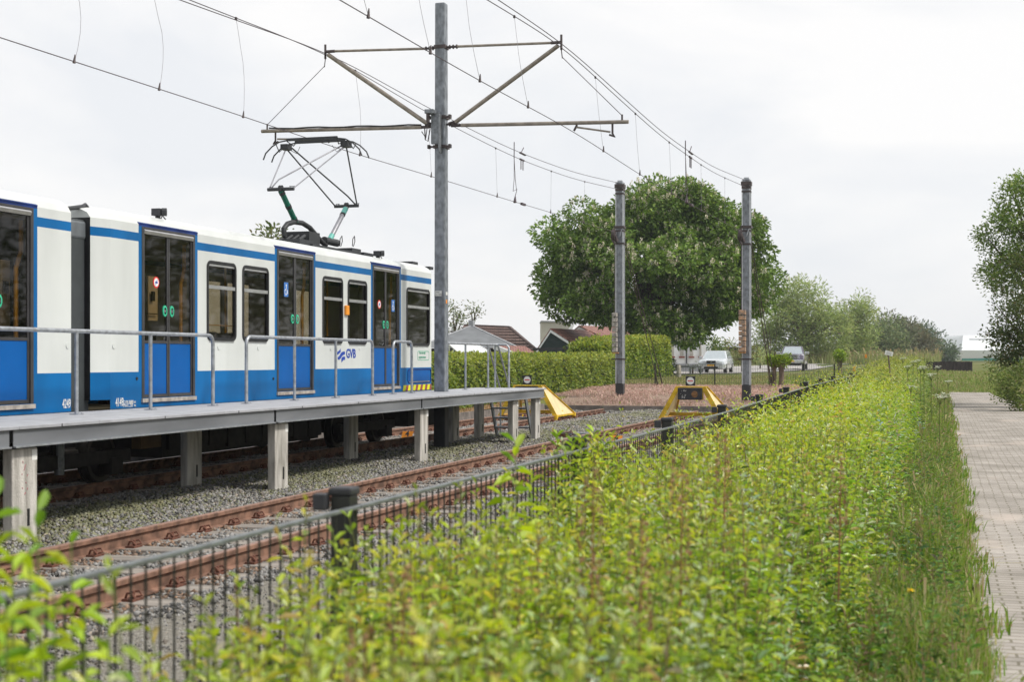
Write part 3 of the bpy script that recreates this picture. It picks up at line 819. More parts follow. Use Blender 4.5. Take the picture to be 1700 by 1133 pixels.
# beige partitions seen through the door glass
def inner(u0, u1, v0, v1, a, m, par, nm='partition', d=.03):
    um = (u0 + u1) / 2
    return MB().box(-a - d, -a, lat(u0, a), lat(u1, a), zlat(um, v1, a), zlat(um, v0, a)).build(nm, m, par, bevel=.006)
inner(246.5, 262, 459, 533, 10.2, M['beige'], in2); inner(252.5, 258, 484, 500, 10.16, M['black'], in2, 'partition_window', .02); inner(245, 262, 520.5, 522, 10.16, M['black'], in2, 'ledge', .02)
inner(303.5, 310.5, 462, 531, 10.6, M['beige'], in2); inner(2, 17, 432, 543, 10.15, M['beige'], in1); inner(7, 15, 467, 487, 10.11, M['black'], in1, 'partition_window', .02)
inner(470, 486, 560, 562, 10.3, M['beige'], in2, 'ledge'); inner(345, 388, 540, 541.5, 10.4, M['yellow'], in2, 'ledge')
# gangway
T0, T1 = T(118), T(183)
gw = MB().box(-11.9, -9.98, T0 - .05, T0 + .62, ZB, 3.42).build('gangway', M['bellow'], tram, bevel=.03)
MB().box(-11.8, -10.25, T0 + .62, T1 - .1, ZB + .05, 3.40).build('bellows', M['black'], gw)
MB().box(-11.9, -9.965, T0 - .04, T0 + .61, 3.18, 3.40).build('gangway_band', mat('bellows band', (.13, .145, .16), .6), gw, bevel=.03)
MB().tube([(-9.98, T0 + .02, 3.50), (-10.05, T0 + .42, 3.56), (-10.1, T0 + .66, 3.60), (-10.12, T0 + .74, 3.63), (-10.1, T0 + .78, 3.58)], .028, 8).build('roof_cable', M['pdark'], gw, smooth=True)
# underframe, bogies, wheels
uf = MB()
for y0, y1 in ((5, 12.6), (16.9, 21.9), (26.1, 26.9)):
    uf.box(-12.0, XT - .18, y0, y1, .40, .9)
uf.box(-11.95, XT - .05, 5, 14.5, .86, 1.02); uf.box(-11.95, XT - .05, 15.4, 26.9, .86, 1.02)
und = uf.build('underframe', M['under'], tram)
eq = MB()
for k in range(9):
    y0 = 17.0 + k * .55; eq.box(XT - .17, XT - .12, y0, y0 + .5, .45 + random.uniform(0, .1), .85)
eq.build('equipment_case', M['under'], und)
MB().box(XT - .3, XT - .16, 16.35, 16.85, .55, .72).build('sand_box', mat('dusty ochre box', (.13, .08, .035), .9), und)
MB().tube([(XT - .18, T1 - .8, .75), (XT - .18, T1 - .8, .35)], .06, 10).build('damper', M['galvdark'], und)
def bogie(ya, yb):
    g = MB(); g.box(-11.9, -10.05, ya + .3, yb - .3, .40, .62); g.box(-10.12, -9.98, ya - .35, yb + .35, .42, .58)
    for y in (ya, yb): g.box(-10.14, -9.95, y - .13, y + .13, .27, .48)
    for q in (.35, .65): g.tube([(-10.05, ya + (yb - ya) * q, .55), (-10.05, ya + (yb - ya) * q, .85)], .075, 12)
    b = g.build('bogie', M['under'], tram)
    for y in (ya, yb):
        for x0, sg in ((-10.29, 1), (-11.67, -1)):
            wv = MB(); wv.tube([(x0, y, .495), (x0 + sg * .10, y, .495)], .335, 28); wv.tube([(x0 - sg * .02, y, .495), (x0, y, .495)], .36, 28)
            wh = wv.build('wheel', M['under'], b)
            rg = MB(); n = 28
            vs = [(x0 + sg * .104, y + r_ * math.cos(t), .495 + r_ * math.sin(t)) for r_ in (.325, .27) for t in np.linspace(0, 2 * math.pi, n, endpoint=False)]
            rg.add(vs, [(k, (k + 1) % n, n + (k + 1) % n, n + k) for k in range(n)]); rg.tube([(x0 + sg * .1, y, .495), (x0 + sg * .17, y, .495)], .09, 14)
            rg.build('tyre_rim', mat('worn wheel steel', (.075, .065, .06), .45, .6), wh)
bogie(13.95, 15.75); bogie(23.15, 25.0)
cpl = MB(); cpl.box(-11.5, XT - .05, 26.9, 27.5, .38, .80); cpl.box(-11.1, -10.86, 27.5, 28.0, .45, .6)
cpl.build('rear_bumper', M['under'], tram, bevel=.03)
MB().tube([(XT - .3, 27.5, .8), (XT - .28, 27.7, .5), (XT - .28, 27.85, .42), (XT - .3, 27.95, .55), (XT - .3, 27.9, .8)], .018, 8).build('hose', M['rubber'], tram, smooth=True)
# lettering and marks on the side
def decal(mb, poly, mi=0, d=.003): mb.prism([(XT + .001, *p) for p in poly], (d, 0, 0), mi)
yg0, yg1 = T(559.5), T(572.5)
zg = lambda v, u=575: Zt(u, v)
lg = MB()
def wave(o_y, o_z, s=1.0, half=None):
    pass
def Q(u, v): # logo point from enlarged crop coordinates
    uu = 540 + u / 18.9; vv = 560 + v / 18.9
    return (T(uu), Zt(uu, vv))
for poly in ([(370, 470), (430, 430), (475, 365), (478, 470), (430, 520), (372, 560)],
             [(388, 640), (440, 590), (490, 500), (540, 460), (615, 455), (612, 545), (560, 560), (520, 600), (480, 670), (430, 715), (392, 700)],
             [(500, 690), (520, 640), (560, 615), (618, 612), (616, 712), (560, 722), (535, 760), (508, 800)]):
    pp = [Q(*p) for p in poly]; lg.prism([(XT + .001, *p) for p in pp], (.003, 0, 0))
logo = lg.build('logo', M['logo'], body2)
zb_ = Q(660, 725)[1]; zt2 = Q(660, 455)[1]
textobj('logo_text', 'GVB', (zt2 - zb_) / .69, (XT + .003, T(574.4), zb_), SIDE, M['logo'], logo, sx=1.02, bold=.006)
textobj('fleet_number', '4249', .15, (XT + .003, T(103.3), Zt(110, 682)), SIDE, M['signwhite'], body1, sx=.55, bold=.002)
fn = textobj('fleet_number', '4149', .15, (XT + .003, T(191.5), Zt(197, 679)), SIDE, M['signwhite'], body2, sx=.60, bold=.002)
textobj('small_text', 'GVB.BEM', .06, (XT + .003, T(204), Zt(208, 672.5)), SIDE, M['signwhite'], body2)
textobj('small_text', 'MAX.ZIT', .06, (XT + .003, T(204), Zt(208, 678)), SIDE, M['signwhite'], body2)
textobj('small_text', '48 m', .06, (XT + .003, T(216.5), Zt(220, 672)), SIDE, M['signwhite'], body2)
textobj('small_text', '31 m', .06, (XT + .003, T(216.5), Zt(220, 677.5)), SIDE, M['signwhite'], body2)
gb = MB(); ring(gb, XT, T(693.2), T(712.3), Zt(703, 598.6), Zt(703, 583.2), .05, .012, .003, back=.0)
gl_ = gb.build('green_label', M['textgreen'], body2)
textobj('label_text', 'Deze tram rijdt', .072, (XT + .003, T(695.8), Zt(703, 589.2)), SIDE, M['textgreen'], gl_, sx=.78)
textobj('label_text', 'op groene stroom', .072, (XT + .003, T(695.0), Zt(703, 596.3)), SIDE, M['textgreen'], gl_, sx=.74)
# rear access panel and hazard stripes
pn = MB(); pn.box(XT - .01, XT + .006, T(679), T(713), Zt(695, 633), Zt(695, 615)); apan = pn.build('access_panel', M['doorblue'], body2, bevel=.004)
pr_ = MB(); ring(pr_, XT, T(676.5), T(715.2), Zt(695, 636), Zt(695, 612.6), .07, .022, .012); pr_.build('panel_frame', M['darkblue'], apan)
MB().box(XT + .007, XT + .014, T(679), T(712), Zt(695, 634.6), Zt(695, 633.4)).build('panel_trim', M['alu'], apan)
hz = MB(); y0, y1 = T(668.5), T(716.5) - .02; z0, z1 = Zt(690, 648.5), Zt(690, 639.2); nst = 12; dy = (y1 - y0) / nst
for k in range(nst):
    a_, b_ = y0 + k * dy, y0 + (k + 1) * dy; s_ = .05
    hz.prism([(XT + .001, a_, z0), (XT + .001, b_, z0), (XT + .001, min(b_ + s_, y1 + .0), z1), (XT + .001, a_ + s_, z1)] if k < nst - 1 else [(XT + .001, a_, z0), (XT + .001, b_, z0), (XT + .001, b_, z1), (XT + .001, a_ + s_, z1)], (.004, 0, 0), k % 2)
hz.build('hazard_stripe', [mat('hazard yellow', (.80, .78, .0), .5, var=.03), mat('hazard red', (.32, .07, .06), .5)], body2)
MB().box(XT + .001, XT + .045, T(571.5), T(576.5), Zt(574, 523.5), Zt(574, 507.5)).build('side_marker', M['orange'], body2, bevel=.01)
for u_, v_, b_ in ((112, 574, body1), (189, 575, body2), (363, 577, body2), (429, 578, body2), (549, 579, body2), (597, 579, body2)):
    MB().disc((XT + .001, T(u_), Zt(u_, v_)), (1, 0, 0), .035, .007, 16).build('access_cap', M['white'], b_)
for u_ in (229, 455):
    MB().disc((XT + .001, T(u_) - .03, Zt(u_, 629)), (1, 0, 0), .022, .008, 12).build('lock', M['rubber'], body2)
# roof fittings
def roof_lamp(u, v):
    y = lat(u, 10.1); z = 3.60
    g = MB(); g.tube([(-10.1, y, z), (-10.1, y, z + .07)], .035, 10); g.box(-10.16, -10.03, y - .07, y + .05, z + .055, z + .15)
    g.tube([(-10.04, y, z + .105), (-9.98, y + .03, z + .105)], .055, 12); g.tube([(-10.1, y + .06, z), (-10.1, y + .12, z + .07), (-10.08, y + .17, z + .02)], .01, 6)
    g.build('roof_fitting', M['pdark'], body2, bevel=.008)
roof_lamp(262, 352); roof_lamp(627, 421)
g = MB(); g.box(-10.5, -10.15, lat(681, 10.2), lat(690, 10.2), 3.62, 3.69); g.box(-10.6, -10.2, lat(706, 10.3), lat(712, 10.3), 3.60, 3.66); g.build('roof_box', M['pdark'], body2)

# pantograph
AP = 10.98
pan = MB()
P3 = lambda u, v, a=AP: Vector((-a, lat(u, a), zlat(u, v, a)))
yA, yB, yM = 22.5, 25.35, 23.95; zJ = 4.66; zP = 5.62
base = MB()
base.tube([P3(472, 392), P3(471, 380), P3(477, 372), P3(488, 368.5), P3(502, 370.5), P3(514, 378), P3(524, 390), P3(534, 402), P3(541, 407)], .047, 12)
pg = base.build('pantograph', M['pdark'], tram, smooth=True)
bb = MB()
bb.box(-11.4, -10.45, lat(458, 10.9), lat(482, 10.9), 3.66, 3.78); bb.box(-11.1, -10.6, lat(496, 10.8), lat(514, 10.8), 3.70, 3.97)
bb.box(-11.5, -10.4, lat(484, 10.8), lat(560, 10.8), 3.665, 3.72); bb.tube([P3(538, 399), P3(560, 404)], .07, 12)
bb.box(-11.3, -10.5, lat(560, 10.8), lat(575, 10.8), 3.67, 3.80); bb.box(-11.3, -10.5, lat(580, 10.8), lat(596, 10.8), 3.67, 3.76)
for u in (564, 585):
    p = P3(u, 409, 10.6); bb.tube([p, p + Vector((0, .02, .14)), p + Vector((0, .1, .2)), p + Vector((0, .12, .1)), p + Vector((0, .05, 0))], .009, 6)
for k in range(4): bb.tube([(-11.0 + k * .12, lat(478, 10.8), 3.75), (-11.0 + k * .12, lat(492, 10.8), 3.88)], .03, 8)
bb.build('pantograph_base', M['pdark'], pg)
JA = Vector((-AP, yA, zJ)); JB = Vector((-AP, yB, zJ))
def arm(p0, p1, r, mcol, band):
    o = MB().tube([p0, p1], r, 12).build('lower_arm', mcol, pg, smooth=True)
    for f in (.08, .5, .93):
        c = p0.lerp(p1, f); d = (p1 - p0).normalized() * .035
        MB().tube([c - d, c + d], r * 1.12, 12).build('arm_band', band, o, smooth=True)
arm(P3(491, 369), JA, .05, M['pgreen'], M['pdark'])
o = MB().tube([P3(547, 399), JB], .046, 12).build('lower_arm', M['pgrey'], pg, smooth=True)
d_ = JB - P3(547, 399); q0 = P3(547, 399)
MB().tube([q0 + d_ * .02, q0 + d_ * .15], .052, 12).build('arm_band', M['pteal'], o, smooth=True)
MB().tube([q0 + d_ * .78, q0 + d_ * .95], .052, 12).build('arm_band', M['pteal'], o, smooth=True)
MB().tube([q0 + d_ * .745, q0 + d_ * .78], .055, 12).build('arm_band', M['pdark'], o, smooth=True)
jb = MB()
for J in (JA, JB):
    jb.tube([J + Vector((-.25, 0, .02)), J + Vector((.25, 0, .02))], .032, 8); jb.tube([J + Vector((-.03, 0, .03)), J + Vector((.03, 0, .03))], .06, 10)
    for q in (-1, 1): jb.tube([J + Vector((q * .2, 0, .0)), J + Vector((q * .24, .05, .07)), J + Vector((q * .16, .02, .07)), J + Vector((q * .2, 0, 0))], .009, 6)
jb.build('joint_bar', M['pdark'], pg)
hw = .60
PL = Vector((-AP - hw, yM, zP)); PR = Vector((-AP + hw, yM, zP))
ua = MB(); r_ = .0125
ua.tube([JA + Vector((-.22, 0, .03)), PL], r_, 6, 0)
ua.tube([JA + Vector((-.2, 0, .03)), JA + Vector((-.08, .08, .2)), PR + Vector((-.1, 0, 0))], r_, 6, 0); ua.tube([JA + Vector((.24, 0, .03)), PR], r_, 6, 0)
ua.build('upper_arm', M['pgrey'], pg, smooth=True)
ub = MB()
ub.tube([JB + Vector((.22, 0, .03)), PR], .0145, 6); ub.tube([JB + Vector((-.24, 0, .03)), PL], .0145, 6)
ub.tube([JB + Vector((.2, 0, .03)), JB + Vector((.06, -.08, .2)), PL + Vector((.12, 0, 0))], .0145, 6)
ub.build('upper_arm', M['pdark'], pg, smooth=True)
hd = MB()
for dy in (-.17, .17):
    pts = [(-AP + x_, yM + dy, zP + z_) for x_, z_ in ((-.98, -.22), (-.93, -.10), (-.80, .02), (-.66, .095), (-.45, .125), (0, .14), (.45, .125), (.66, .095), (.80, .02), (.93, -.10), (.98, -.22))]
    hd.tube(pts, .013, 8); hd.box(-AP - .5, -AP + .5, yM + dy - .022, yM + dy + .022, zP + .105, zP + .155)
for s_ in (-1, 1):
    hd.box(-AP + s_ * hw - .07, -AP + s_ * hw + .07, yM - .1, yM + .1, zP - .03, zP + .07)
    hd.tube([(-AP + s_ * .5, yM - .17, zP + .1), (-AP + s_ * .45, yM, zP + .04), (-AP + s_ * .5, yM + .17, zP + .1)], .011, 6)
    hd.tube([(-AP + s_ * .72, yM - .17, zP + .05), (-AP + s_ * .74, yM, zP - .06), (-AP + s_ * .72, yM + .17, zP + .05)], .009, 6)
    hd.tube([(-AP + s_ * .58, yM, zP), (-AP + s_ * .40, yM + .03, zP - .10), (-AP + s_ * .32, yM, zP + .02)], .006, 6)
hd.build('contact_shoe', M['pdark'], pg, smooth=True)

# ================================================================== MASTS AND CATENARY
def collar(mb, x, y, z, w, h=.05):
    mb.box(x - w, x + w, y - w, y + w, z - h / 2, z + h / 2)
def main_mast():
    x, y = -9.1, 25.52
    r = thing('catenary_mast', 'tall grey steel mast standing in the platform, carrying bracket arms on both sides', 'mast', (x, y, 0), 'catenary masts')
    mb = MB(); b, t = .112, .098
    vs = [(x + i * b, y + j * b, 0.85) for i, j in ((-1, -1), (1, -1), (1, 1), (-1, 1))] + [(x + i * t, y + j * t, 8.50) for i, j in ((-1, -1), (1, -1), (1, 1), (-1, 1))]
    mb.add(vs, [(0, 3, 2, 1), (4, 5, 6, 7), (0, 1, 5, 4), (1, 2, 6, 5), (2, 3, 7, 6), (3, 0, 4, 7)])
    mb.build('pole', M['mast'], r, bevel=.022)
    MB().box(x - .118, x + .116, y - .116, y + .116, -.1, .86).build('painted_foot', M['mastdark'], r, bevel=.02)
    br = MB(); xr = Vector((1, 0, 0))
    zU, zL = 7.66, 6.16
    ends = {-1: (-11.5, 7.73, -12.87, 6.24), 1: (-6.74, 7.61, -5.47, 6.07)}
    for s, (xa, za, xb, zb2) in ends.items():
        a = MB(); a.tube([(x + s * .32, y, zU), (xa + s * -.18, y, za)], .025, 10).build('upper_arm', M['arm'], r, smooth=True)
        a = MB(); a.tube([(x + s * .28, y, zL + .06), (xa - s * .06, y, za - .06)], .042, 10).build('diagonal_strut', M['arm'], r, smooth=True)
        bm = MB(); bm.tube([(x + s * .40, y, zL), (xb, y, zb2)], .036, 10); bo = bm.build('lower_arm', M['arm'], r, smooth=True)
        if s < 0:   # black cable taped along the left boom
            MB().tube([(x + s * (.4 + (3.2) * k / 12), y - .02, zL + .042 + (zb2 - zL) * k / 12 + .01 * math.sin(k * 1.7)) for k in range(13)], .015, 6).build('cable', M['rubber'], bo, smooth=True)
        f = MB()
        for zz, off in ((zU, .11), (zL + .03, .11)):
            f.tube([(x + s * off, y, zz), (x + s * (off + .2), y, zz)], .022, 8)
            for k in range(3): f.tube([(x + s * (off + .05 + .07 * k), y, zz), (x + s * (off + .07 + .07 * k), y, zz)], .042, 10)
        f.tube([(x + s * .15, y, zL + .04), (x + s * .30, y, zL + .08)], .03, 8); f.tube([(x + s * .2, y, zL), (x + s * .42, y, zL)], .03, 8)
        f.tube([(xa - s * .2, y, za), (xa, y, za)], .03, 8); f.tube([(xa, y, za - .14), (xa, y, za + .14)], .022, 8)
        f.tube([(xa, y, za - .14), (xa + s * .02, y, za - .30)], .01, 6)
        f.tube([(xb - s * .12, y, zb2), (xb - s * .12, y, zb2 + .14)], .018, 6)
        f.build('arm_fitting', M['fitting'], r, smooth=True)
        MB().tube([(xa + s * .02, y, za - .28), (xb - s * .12, y, zb2 + .12)], .007, 6).build('stay_wire', M['wire'], r)
        # steady arm with its drop bracket
        xs_ = xb - s * .30; xe = -11.42 if s < 0 else -6.50
        g = MB(); g.tube([(xs_, y, zb2), (xs_, y, zb2 - .2)], .02, 6); g.tube([(xs_, y, zb2 - .2), (xs_ + s * .05, y, zb2 - .26), (xs_ - s * .06, y, zb2 - .22)], .02, 6)
        so_ = g.build('drop_bracket', M['fitting'], r, smooth=True)
        ze = 5.97
        MB().tube([(xs_ - s * .04, y, zb2 - .17), (xe + s * .03, y, ze + .05)], .018, 8).build('steady_arm', M['arm'], so_, smooth=True)
        MB().tube([(xe + s * .06, y, ze + .09), (xe, y, ze - .02)], .022, 6).build('wire_clamp', M['fitting'], so_)
    f = MB()
    for z in (6.32, 5.76): collar(f, x, y, z, .125, .06)
    for z in (6.32, 5.76):
        for s in (-1, 1): f.tube([(x + s * .12, y - .1, z), (x + s * .22, y - .1, z)], .02, 6); f.box(x + s * .19, x + s * .23, y - .15, y - .06, z - .035, z + .035)
    collar(f, x, y, zU, .112, .07)
    f.build('clamp', M['fitting'], r)
    pl = MB(); pl.box(x - .14, x + .02, y - .20, y - .125, 5.80, 6.40); pl.box(x - .22, x - .04, y - .34, y - .13, 6.36, 6.44); pl.box(x + .02, x + .05, y - .24, y - .125, 5.62, 6.36)
    pl.build('feeder_bracket', M['galvdark'], r, bevel=.01)
    h = MB()
    h.tube([(x - .16, y - .3, 6.36), (x - .16, y - .3, 6.2)], .035, 8); h.tube([(x - .3, y - .1, 6.12), (x - .28, y - .12, 5.9), (x - .22, y - .14, 5.86), (x - .18, y - .13, 6.1)], .012, 6); h.tube([(x - .17, y - .28, 6.2), (x - .24, y - .2, 5.92), (x - .36, y - .1, 6.06)], .01, 6)
    h.build('jumper_cable', M['fitting'], r, smooth=True)
    zs = zlat(728, 486, 9.0)
    s = MB().box(x - .075, x + .045, y - .125, y - .115, zs - .05, zs + .05).build('name_plate', M['signwhite'], r)
    for k, tx in enumerate(('mast', 'nr 1206')):
        textobj('plate_text', tx, .035, (x - .06, y - .127, zs + .006 - k * .045), (R(90), 0, 0), M['bblack'], s)
    MB().box(x + .112, x + .118, y - .06, y + .02, zs - .03, zs + .03).build('small_plate', M['signwhite'], r)
    MB().box(x + .112, x + .118, y - .06, y + .0, zs - .19, zs - .12).build('small_marker', M['orange'], r)
main_mast()
def end_mast(x, y, top, base, label, rusty):
    r = thing('catenary_mast', label, 'mast', (x, y, base), 'catenary masts')
    b = .125
    p = MB(); p.box(x - b, x + b, y - b, y + b, base - .1, top); p.build('pole', M['galvdark'] if False else M['mast'], r, bevel=.02)
    rb = MB()   # raised edges like a rolled section, coloured pale as if sunlit
    for i, j in ((-1, -1), (1, -1), (1, 1)): rb.box(x + i * b - .018, x + i * b + .018, y + j * b - .018, y + j * b + .018, base + .42, top - .02)
    rb.build('edge_profile', M['galvsunlit'], r)
    MB().box(x - b - .02, x + b + .02, y - b - .02, y + b + .02, base - .1, base + .44).build('painted_foot', M['mastdark'], r, bevel=.02)
    f = MB()
    for z, wd, h in ((top - .28, .15, .09), (top - .15, .17, .13), (top - .42, .15, .06), (top - 1.62, .18, .09), (top - 1.75, .16, .05), (top - 2.2, .16, .06), (base + 1.30, .165, .05)): collar(f, x, y, z, wd, h)
    for s in (-1, 1): f.tube([(x + s * .1, y - .18, base + 1.3), (x + s * .26, y - .18, base + 1.3)], .02, 6)
    f.build('clamp', M['fitting'], r)
    MB().box(x - .08, x + .08, y - .08, y + .08, top + .0, top + .06).build('cap', M['galv'], r)
    pu = MB(); pu.tube([(x - .22, y - .28, top - 1.9), (x - .12, y - .28, top - 1.9)], .2, 14); pu.tube([(x - .2, y - .3, top - 1.75), (x - .05, y - .24, top - 2.15)], .06, 8)
    pu.tube([(x - .17, y - .36, top - 1.7), (x - .24, y - .34, top - 2.0), (x - .12, y - .3, top - 2.25)], .035, 6)
    pu.build('pulley', M['fitting'], r, smooth=True)
    MB().tube([(x + .1, y - .15, top - 1.7), (x + .02, y - .17, top - 1.95)], .025, 6).build('hook', M['galv'], r)
    MB().tube([(x - .13, y - .28, top - 2.0), (x - .13, y - .28, base + 2.95)], .012, 6).build('weight_cable', M['wire'], r)
    z = base + 1.55
    for k in range(8):
        MB().box(x - .22, x - .05 + (.06 if rusty else 0), y - .37, y - .16, z, z + .155).build('tension_weight', mat('rusty concrete weight' if rusty else 'concrete weight', (.27, .255, .235) if not rusty else (.29, .26, .23), .9, var=.3, scale=9, col2=(.36, .34, .31) if not rusty else (.42, .25, .15)), r, bevel=.012)
        z += .178
    MB().box(x - .2, x + .0, y - .35, y - .18, base + 1.50, base + 1.535).build('weight_foot', mat('rusty orange', (.42, .20, .07), .8), r)
    return r
x2, y2, b2, t2 = -10.98, 49.8, .43, 8.06
x3, y3, b3, t3 = -6.3, 48.4, .43, 7.82
end_mast(x2, y2, t2, b2, 'left one of two end masts behind the buffer stops, grey stack of weights', False)
end_mast(x3, y3, t3, b3, 'right one of two end masts behind the buffer stops, rust stained weights', True)
# stays behind the end masts
def stay(x, y, z, u, v, Z, label):
    p = at(u, v, Z); p.z = tz(p.x, p.y)
    w_ = MB(); w_.tube([(x, y, z), (p.x, p.y, p.z)], .016, 6); w_.tube([p + Vector((0, 0, -.1)), p + (Vector((x, y, z)) - p).normalized() * 1.1], .03, 6)
    tag(w_.build('guy_wire', M['fitting'], origin=(p.x, p.y, p.z)), label, 'guy wire', 'guy wires of the end masts')
stay(x2 + .1, y2 + .1, t2 - 2.1, 1093, 640, 60, 'left one of two guy wires behind the left end mast')
stay(x2 + .13, y2 + .1, t2 - 2.0, 1101, 640, 60, 'right one of two guy wires behind the left end mast')
stay(x3 + .1, y3 + .1, t3 - 2.1, 1281, 644, 58, 'left one of two guy wires behind the right end mast')
stay(x3 + .13, y3 + .1, t3 - 2.0, 1287, 644, 58, 'right one of two guy wires behind the right end mast')

def wire_pts(lst):
    P = [Vector((-a, lat(u, a), zlat(u, v, a))) for u, v, a in lst]; P.sort(key=lambda p: p.y); return P
def spline(P, n=60):
    ys = np.array([p.y for p in P]); yy = np.linspace(ys[0], ys[-1], n)
    # gentle natural smoothing: quadratic blend of neighbours
    X = np.interp(yy, ys, [p.x for p in P]); Zz = np.interp(yy, ys, [p.z for p in P])
    for _ in range(12):
        Zz[1:-1] = (Zz[:-2] + 2 * Zz[1:-1] + Zz[2:]) / 4; X[1:-1] = (X[:-2] + 2 * X[1:-1] + X[2:]) / 4
    return [Vector((a, b, c)) for a, b, c in zip(X, yy, Zz)]
def wire(lst, r, label, group, name, extra=None):
    P = wire_pts(lst)
    d = P[0] - P[1]; P.insert(0, P[0] + d * (14 / max(.1, -d.y)) * .6)
    if extra: P.append(Vector(extra))
    S = spline(P)
    tag(MB().tube(S, r, 6).build(name, M['wire'], origin=S[0], smooth=True), label, 'overhead wire', group)
    return S
def on(S, y):
    for p, q in zip(S, S[1:]):
        if p.y <= y <= q.y: return p.lerp(q, (y - p.y) / (q.y - p.y))
    return S[-1]
G_ = 'overhead line wires'
CL = wire([(0, 62, 11.35), (200, 127, 11.35), (405, 193, 11.35), (560, 247, 11.4), (715, 292, 11.35), (820, 325, 11.3), (915, 353, 11.2)], .0075, 'contact wire above the tram track, touching the pantograph', G_, 'contact_wire', (x2, y2 - .3, t2 - 1.85))
CR = wire([(565, 0, 6.5), (800, 137, 6.5), (945, 213, 6.5), (1062, 290, 6.5), (1150, 342, 6.45)], .0075, 'contact wire above the empty near track', G_, 'contact_wire', (x3, y3 - .3, t3 - 1.85))
ML = wire([(300, 0, 11.5), (420, 44, 11.5), (540, 83, 11.5), (708, 178, 11.45), (850, 249, 11.3), (950, 286, 11.1)], .0085, 'upper of the two catenary strands over the tram track', G_, 'messenger_wire', (x2, y2 - .18, t2 - .05))
ML2 = wire([(316, 0, 11.5), (430, 45, 11.5), (539, 85, 11.5), (713, 190, 11.45), (852, 261, 11.3), (950, 297, 11.1)], .0085, 'lower of the two catenary strands over the tram track', G_, 'messenger_wire', (x2, y2 - .18, t2 - .28))
MR = wire([(828, 0, 6.74), (932, 69, 6.74), (1100, 221, 6.55), (1180, 276, 6.4)], .0085, 'upper of the two catenary strands over the near track', G_, 'messenger_wire', (x3, y3 - .18, t3 - .05))
MR2 = wire([(810, 0, 6.74), (931, 73, 6.74), (1000, 139, 6.65), (1100, 229, 6.55), (1180, 285, 6.4)], .0085, 'lower of the two catenary strands over the near track', G_, 'messenger_wire', (x3, y3 - .18, t3 - .28))
def dropper(Cw, Mw, u, a, label, bend=.12):
    y = lat(u, a); p = on(Cw, y); q = on(Mw, y)
    g = MB(); pts = [p + (q - p) * f + Vector((0, bend * math.sin(f * math.pi) * (1 if f < .7 else .8), 0)) for f in np.linspace(0, 1, 8)]
    g.tube(pts, .0035, 5); dr = g.build('dropper_wire', M['dropper'], origin=p, smooth=True)
    tag(dr, label, 'dropper wire', 'dropper wires of the overhead line')
    c = MB(); c.tube([p + Vector((0, -.015, -.02)), p + Vector((0, .01, .10))], [.024, .008], 6); c.box(q.x - .015, q.x + .015, q.y - .02, q.y + .02, q.z - .03, q.z + .015)
    c.build('clip', M['fitting'], dr)
names = ['first', 'second', 'third', 'fourth', 'fifth', 'sixth', 'seventh', 'eighth', 'ninth', 'tenth']
for i, (u, bd) in enumerate([(124, .25), (265, .22), (405, .14), (600, .15), (716, .02), (822, 0), (906, 0), (957, 0)]):
    dropper(CL, ML2, u, 11.35, '%s thin dropper from the left on the wires above the tram track' % names[i], bd)
for i, (u, bd) in enumerate([(612, -.1), (715, -.1), (797, -.1), (877, -.1), (1002, -.06), (1062, -.05), (1113, 0), (1160, 0), (1196, 0)]):
    dropper(CR, MR2, u, 6.5, '%s thin dropper from the left on the wires above the empty near track' % names[i], bd)
def jumper(Cw, M1, M2, u, a, label):
    y = lat(u, a); p = on(Cw, y); q = on(M2, y); t = on(M1, y)
    g = MB(); g.tube([q + Vector((0, 0, -.05)), t + Vector((0, 0, .22))], .013, 6)
    g.tube([q, q.lerp(p, .5) + Vector((0, -.04, 0)), q.lerp(p, .78) + Vector((0, -.16, 0)), q.lerp(p, .7) + Vector((0, .22, 0)), q.lerp(p, .84) + Vector((0, .05, 0)), p], .008, 6)
    g.tube([q, q.lerp(p, .5) + Vector((0, .07, 0)), q.lerp(p, .75) + Vector((0, .18, 0)), q.lerp(p, .9) + Vector((0, .0, 0)), p], .008, 6)
    g.tube([p + Vector((0, -.02, -.02)), p + Vector((0, .02, .16))], [.05, .015], 6)
    g.box(t.x - .02, t.x + .02, t.y + .55, t.y + 1.1, on(M1, t.y + .8).z - .02, on(M1, t.y + .8).z + .02); g.tube([on(M1, t.y + .6), on(M1, t.y + .8) + Vector((0, .05, .18))], .012, 6)
    k = on(M2, t.y + .7); g.box(k.x - .02, k.x + .02, k.y - .2, k.y + .2, k.z - .02, k.z + .02); g.tube([k + Vector((0, -.1, 0)), k + Vector((0, -.1, -.28))], .014, 6); g.tube([k + Vector((0, .1, 0)), k + Vector((0, .1, -.28))], .014, 6)
    k = on(Cw, t.y + .75); g.box(k.x - .03, k.x + .03, k.y - .18, k.y + .18, k.z - .03, k.z + .03)
    tag(g.build('jumper_cable', M['wire'], origin=p, smooth=True), label, 'jumper cable', 'jumper cables of the overhead line')
jumper(CL, ML, ML2, 853, 11.3, 'looped jumper cable hanging between the wires left of the chestnut tree')
jumper(CR, MR, MR2, 1137, 6.5, 'looped jumper cable hanging between the wires above the chestnut tree')

